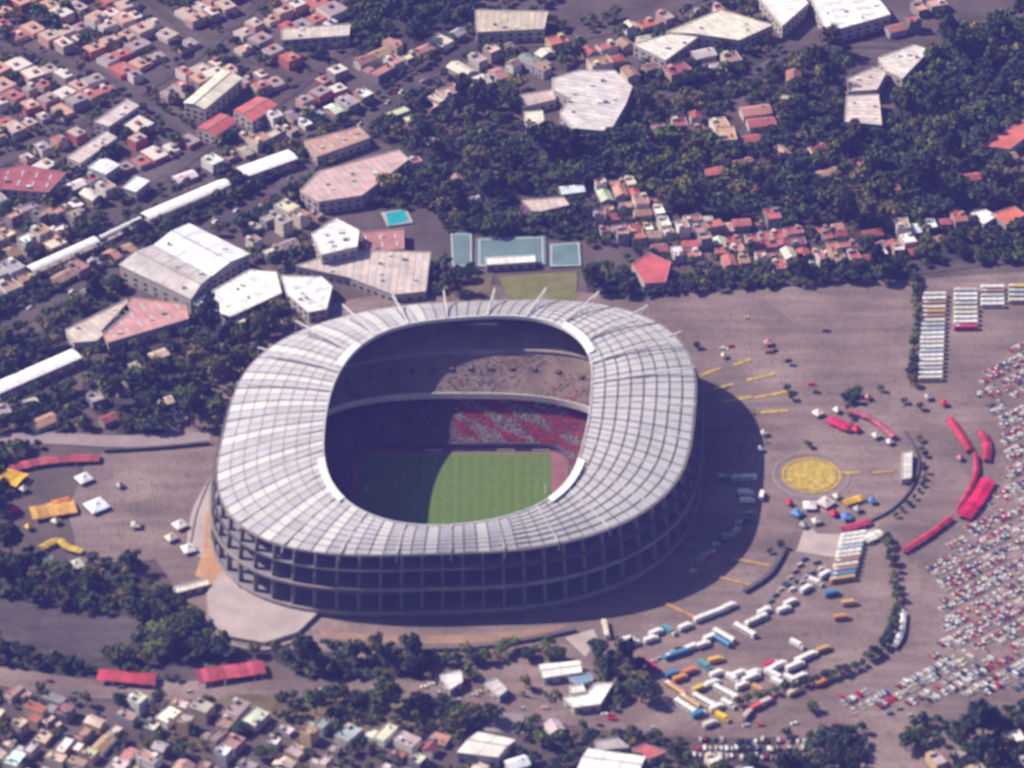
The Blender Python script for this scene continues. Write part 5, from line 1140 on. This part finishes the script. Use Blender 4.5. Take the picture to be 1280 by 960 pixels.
zone([(1100, -10), (1200, -10), (1180, 40), (1115, 50)], 'beside the bright white halls', 'houses by the white halls', rad(20), (13, 14), ['red', 'rust pink', 'red'], ['gable', 'flat'], .6, limit=8)
zone([(790, 150), (950, 145), (955, 185), (880, 185), (800, 165)], 'in the wood-edge red row', 'red houses at the wood edge', rad(10), (13, 13), ['red', 'rust pink', 'red'], ['gable', 'flat'], .75, limit=14)
zone([(880, 60), (1010, 70), (1005, 165), (960, 165), (960, 120), (890, 110)], 'scattered at the top of the wood', 'houses at the top of the wood', rad(80), (13, 14), ['rust pink', 'red', 'cream', 'grey'], ['gable', 'flat'], .55, limit=16)
zone([(1220, 175), (1290, 150), (1290, 245), (1250, 240)], 'half hidden in the dark wood', 'houses in the dark wood', rad(30), (14, 15), ['red', 'brown'], ['gable'], .4, limit=5)
zone([(655, 238), (770, 222), (845, 270), (935, 285), (960, 280), (1060, 290), (1150, 285), (1215, 265), (1222, 285), (1150, 318), (1050, 338), (920, 340), (850, 330), (790, 312), (735, 290), (760, 268), (715, 250)], 'in the red-roofed estate', 'houses of the red-roofed estate', rad(12), (9.2, 9.8), ['red', 'red', 'rust pink', 'red', 'red', 'rust pink', 'cream', 'white'], ['gable', 'flat', 'flat'], 1.0, .8, .78, 120)
zone([(-20, 858), (110, 868), (250, 880), (330, 905), (590, 928), (600, 950), (640, 980), (-20, 990)], 'below the front avenue', 'houses below the front avenue', rad(60), (11, 12), ['cream', 'cream', 'grey', 'white', 'grey', 'brown', 'rust pink', 'red'], ['flat', 'flat', 'L', 'gable'], .9, 1.2, .8, 120)
zone([(640, 905), (860, 912), (960, 950), (960, 985), (640, 985)], 'among the trees near the gabled warehouses', 'houses near the gabled warehouses', rad(20), (13, 14), ['grey', 'cream', 'red', 'white', 'rust pink'], ['flat', 'gable'], .6, 1, .9, 14)
zone([(1120, 925), (1290, 900), (1290, 985), (1100, 985)], 'at the foot of the packed car park', 'houses by the packed car park', rad(20), (14, 15), ['cream', 'white', 'grey'], ['flat'], .5, 1, .9, 5)
zone([(190, 262), (240, 215), (330, 160), (430, 95), (470, 120), (400, 165), (310, 205), (220, 258)], 'in the strip above the platform canopies', 'houses above the platform canopies', RG, (12, 13), ['grey', 'cream', 'brown', 'grey', 'rust pink', 'white'], ['flat', 'flat', 'gable'], .9, 1, .9, 40)
zone([(300, 285), (385, 245), (400, 262), (385, 300), (345, 330), (318, 320)], 'beside the double warehouse', 'houses beside the warehouse', RG, (12, 13), ['grey', 'brown', 'cream', 'rust pink'], ['flat', 'gable'], .8, 1, .85, 16)
zone([(95, 320), (150, 295), (180, 300), (140, 335), (90, 372), (60, 372)], 'below the thin platform canopy', 'houses below the platform canopy', RG, (12, 13), ['grey', 'brown', 'rust pink'], ['flat', 'gable'], .8, 1, .85, 12)
zone([(95, 440), (200, 440), (260, 470), (250, 530), (110, 535)], 'in the access road trees', 'houses in the trees by the access road', rad(30), (17, 18), ['grey', 'cream', 'brown', 'red'], ['flat', 'gable'], .45, 2, .8, 10)
zone([(-20, 495), (90, 470), (100, 535), (-20, 535)], 'behind the access road', 'houses behind the access road', rad(30), (15, 16), ['grey', 'cream', 'brown', 'rust pink'], ['flat', 'gable'], .6, 2, .8, 9)
zone([(520, 180), (640, 190), (640, 240), (560, 280), (500, 250)], 'in the wood beside the pink store', 'houses in the wood', rad(20), (20, 22), ['red', 'grey', 'brown'], ['gable', 'flat'], .45, 3, .8, 8)
zone([(860, 190), (1060, 180), (1200, 200), (1250, 245), (1000, 262), (880, 240)], 'alone in the great wood', 'houses in the great wood', rad(20), (24, 26), ['red', 'red', 'rust pink'], ['gable'], .6, 5, .85, 18)
HOUSES.sort(key=lambda h: (h[1] + 0) - 40 * h[3] - (200 if 'crowded' not in h[7] and 'above the rail' not in h[7] else 0)); far = MB()
for k, (x, y, a, sc_, kd, i, rc, where, group) in enumerate(HOUSES):
    if k < 298:
        o = copy_tree(PROTO[kd][i][0], (x, y, 0), a, (sc_, sc_, sc_ * random.uniform(.9, 1.15)))
        lab_ = '%s house with %s roof %s' % (SZ[(kd, i)], rc, near(x, y, where)); np_ = near(x, y, where); tag(o, lab_, 'house', group if np_ == where else 'houses ' + np_)
        wc = random.choice(WALLC); rcol = random.choice(ROOFC[rc]); rcol = tuple(min(.85, q * random.uniform(.85, 1.15)) for q in rcol)
        for ch in o.children:
            n_ = ch.name.split('.')[0]
            if n_ in ('wall', 'parapet'): ch.color = (*wc, 1)
            if n_ in ('roof', 'terrace_roof'): ch.color = (*rcol, 1)
            for g_ in ch.children: g_.color = (*wc, 1)
    else:
        pr, W_, D_ = PROTO[kd][i]; q = MB(); P = rect(x, y, W_ * sc_, D_ * sc_, a); hh = random.choice((3.2, 5.6, 6.2)); far.prism(P, 0, hh); far.prism(rect(x, y, W_ * sc_ - .6, D_ * sc_ - .6, a), hh + .01, hh + .25)
        far.prism(rect(x + random.uniform(-2, 2), y + random.uniform(-2, 2), 3, 2.6, a), hh + .3, hh + 2.2)
if far.v: tag(far.build('far_houses', M['housestuff']), 'remaining small houses packed farthest up the crowded quarter', 'houses', kind='stuff')
for lst in PROTO.values():
    for pr in lst: kill(pr[0])
for p_ in (BUS, TRK, LTRK): kill(p_)

# ------------------------------------------------------------------ trees
def crown_mesh(name, m, nclump, leaves, leaf, squash, seed):
    r = np.random.default_rng(seed); V = []; F = []
    cs = []
    for k in range(nclump):
        d = r.normal(size=3); d /= np.linalg.norm(d); rad_ = r.uniform(.25, .72); c = d * rad_; c[2] = abs(c[2]) * squash * 1.1 + .05
        cs.append((c, r.uniform(.26, .46)))
    cs.append((np.array([0, 0, .35 * squash]), .55))
    for c, cr in cs:
        for _ in range(leaves):
            d = r.normal(size=3); d /= np.linalg.norm(d); d[2] = d[2] if d[2] > -.3 else -d[2] * .5
            p = c + d * cr * r.uniform(.75, 1.12) * np.array([1, 1, .85])
            nrm = d + r.normal(size=3) * .45; nrm /= np.linalg.norm(nrm); u = np.cross(nrm, r.normal(size=3)); u /= np.linalg.norm(u); v = np.cross(nrm, u)
            s = leaf * r.uniform(.6, 1.3); k = len(V)
            V += [tuple(p - u * s), tuple(p - v * s * .6 + nrm * s * .2), tuple(p + u * s), tuple(p + v * s * .7)]; F.append((k, k + 1, k + 2, k + 3))
    me = bpy.data.meshes.new(name); me.from_pydata(V, [], F); me.materials.append(m); me.update(); return me, V, F
def trunk_mesh(seed):
    r = random.Random(seed); mb = MB(); mb.cyl((0, 0), .075, -1.0, .05, 7, r1=.05)
    for k in range(4):
        a = k * 1.6 + r.random(); mb.bar((0, 0, -.15), (.4 * math.cos(a), .4 * math.sin(a), .35), .045)
    return mb.mesh('trunk', M['bark'])
CROWN = {}
for ci, (key, mm) in enumerate((('dark', 'leaf_a'), ('mid green', 'leaf_b'), ('olive', 'leaf_c'))):
    CROWN[key] = [crown_mesh('crown', M[mm], 13, 38, .15, sq, 100 + ci * 10 + q)[0] for q, sq in enumerate((.6, .9, 1.5, .75))]
TRUNK = [trunk_mesh(k) for k in range(3)]
LOWC = [crown_mesh('low', M['leaf_a'], 9, 20, .2, sq, 200 + q)[1:] for q, sq in enumerate((.6, .9, 1.45))]
TREES = []
def wood(px, where, group, dens, rr, tones, limit, force=False, gap=.58):
    """scatter trees in a photo polygon; dens = tries per 100 m2"""
    P = gp(px); xs = [p[0] for p in P]; ys = [p[1] for p in P]
    A = abs(area2(P)) / 2; n = 0
    for _ in range(int(A / 100 * dens * 12)):
        if n >= limit * 2.0: break
        x = random.uniform(min(xs), max(xs)); y = random.uniform(min(ys), max(ys))
        if not inside(P, x, y): continue
        r_ = (rr[0] * .6 + (rr[1] * 1.25 - rr[0] * .6) * random.random() ** 1.4) * 1.1
        if math.sin(x * .045 + 1.3 * math.sin(y * .03)) * math.sin(y * .05 + x * .017) > .8 and random.random() < .75: continue
        if not free_poly(circ(x, y, r_ * gap)): continue
        occ_poly(circ(x, y, r_ * gap)); TREES.append((x, y, r_, random.choice(tones), where, group)); n += 1
def row(pts, step, rr, where, group, tones=DK):
    W_ = smooth(gp(pts), 10); acc = 0
    for i in range(len(W_) - 1):
        acc += math.dist(W_[i], W_[i + 1])
        if acc > step:
            acc = 0; r_ = random.uniform(*rr); x, y = W_[i]; x += random.uniform(-.7, .7); y += random.uniform(-.7, .7)
            if free_poly(circ(x, y, r_ * .3)): occ_poly(circ(x, y, r_ * .5)); TREES.append((x, y, r_, random.choice(tones), where, group))
for off in (-10.5, 10.5):
    for k_ in range(0, len(RAILROAD) - 1, 1):
        p, q = RAILROAD[k_], RAILROAD[k_ + 1]; l = math.dist(p, q) or 1; nx, ny = -(q[1] - p[1]) / l * off, (q[0] - p[0]) / l * off
        for t_ in np.arange(0, 1, 6.5 / l):
            x, y = p[0] + (q[0] - p[0]) * t_ + nx + random.uniform(-1, 1), p[1] + (q[1] - p[1]) * t_ + ny + random.uniform(-1, 1); r_ = random.uniform(2.6, 5)
            if free_poly(circ(x, y, r_ * .5)): occ_poly(circ(x, y, r_ * .55)); TREES.append((x, y, r_, random.choice(DK), 'lining the avenue', 'trees lining the avenue'))
row([(1141, 345), (1146, 400), (1142, 440), (1138, 490)], 4.0, (3, 4.2), 'in the straight line beside the longest bus row', 'trees beside the bus row')
row([(1108, 672), (1116, 715), (1120, 760), (1110, 800), (1085, 828), (1040, 848), (990, 862), (940, 878), (905, 890)], 4.2, (2.8, 4.2), 'in the curved hedge round the lorry car park', 'trees of the curved hedge')
row([(1148, 545), (1155, 580), (1146, 620), (1110, 655)], 6, (1.8, 2.6), 'round the yellow circle plaza', 'trees round the plaza')
for W0 in WOODS: wood(*W0['a'], **W0['k'])
for a, b in ((990, 500), (962, 692), (975, 686), (984, 490), (1010, 560), (1130, 505), (1150, 512), (870, 436), (1100, 490)):
    x, y = G(a, b); TREES.append((x, y, random.uniform(2.4, 3.2), 'dark', 'alone on the east car park', 'lone trees on the east car park'))
# biggest-looking 300 as trees, the rest of the woods as one mass
order = sorted(range(len(TREES)), key=lambda i: -(TREES[i][2] * (1 - TREES[i][1] / 2600) + (1.6 if 'great wood' not in TREES[i][4] and 'crowded' not in TREES[i][4] else 0)))
solo = set(order[:298]); V = []; F = []; tv = MB(); nv = 0; WMI = []
size_w = lambda r_: 'large' if r_ > 5.2 else ('middling' if r_ > 3.8 else 'small')
for i, (x, y, r_, tone, where, group) in enumerate(TREES):
    hz = r_ * random.uniform(.9, 1.25)
    if i in solo:
        root = empty('tree', (x, y, 0), random.uniform(0, 6.28)); vi = random.randrange(4); sh = ('low', 'round', 'tall', 'spreading')[vi]; hz *= (.85, 1.0, 1.3, .95)[vi]; np_ = near(x, y, where); tag(root, '%s %s %s tree %s' % (size_w(r_), sh, tone, np_), 'tree', group if np_ == where else 'trees ' + np_)
        c = bpy.data.objects.new('crown', CROWN[tone][vi]); COL.objects.link(c); c.parent = root; c.location = (0, 0, hz * .75); c.scale = (r_, r_, hz)
        t = bpy.data.objects.new('trunk', random.choice(TRUNK)); COL.objects.link(t); t.parent = root; t.location = (0, 0, hz * .9); t.scale = (r_, r_, hz * .9)
    else:
        v, f = random.choice(LOWC); a = random.uniform(0, 6.28); c, s = math.cos(a), math.sin(a); v = np.array(v)
        V.append(np.c_[x + r_ * (c * v[:, 0] - s * v[:, 1]), y + r_ * (s * v[:, 0] + c * v[:, 1]), hz * .75 + hz * v[:, 2]]); F.append(np.array(f) + nv); nv += len(v); WMI.append(np.full(len(f), random.choice((0, 0, 0, 1, 1, 2)), np.int32))
        tv.cyl((x, y), .28, 0, hz * .9, 5, r1=.18)
me = bpy.data.meshes.new('wood_crowns'); me.from_pydata(np.concatenate(V).tolist(), [], np.concatenate(F).tolist()); [me.materials.append(M[q]) for q in ('leaf_a', 'leaf_b', 'leaf_c')]; me.polygons.foreach_set('material_index', np.concatenate(WMI)); me.update()
wo_ = bpy.data.objects.new('woodland', me); COL.objects.link(wo_); tag(wo_, 'dense dark woodland and scattered small trees of the city', 'woodland', kind='stuff')
tv.build('trunks', M['bark'], wo_)['kind'] = 'stuff'
print('houses', len(HOUSES), 'trees', len(TREES), 'cars', NCAR[0], 'rest cars', len(rest), 'leaf quads', sum(len(f) for f in F))

# ------------------------------------------------------------------ haze
me = bpy.data.meshes.new('haze'); b_ = MB(); b_.box(-2700, 2700, -2700, 2700, -12, 1330); me.from_pydata(b_.v, [], b_.f); me.update()
hm = bpy.data.materials.new('haze'); hm.use_nodes = True; n = hm.node_tree; n.nodes.clear()
pv = n.nodes.new('ShaderNodeVolumePrincipled'); pv.inputs['Color'].default_value = (.2, .2, .92, 1); pv.inputs['Density'].default_value = .00008; pv.inputs['Anisotropy'].default_value = .0
ou = n.nodes.new('ShaderNodeOutputMaterial'); n.links.new(pv.outputs[0], ou.inputs['Volume']); me.materials.append(hm)
ho = bpy.data.objects.new('haze', me); COL.objects.link(ho); ho['kind'] = 'stuff'
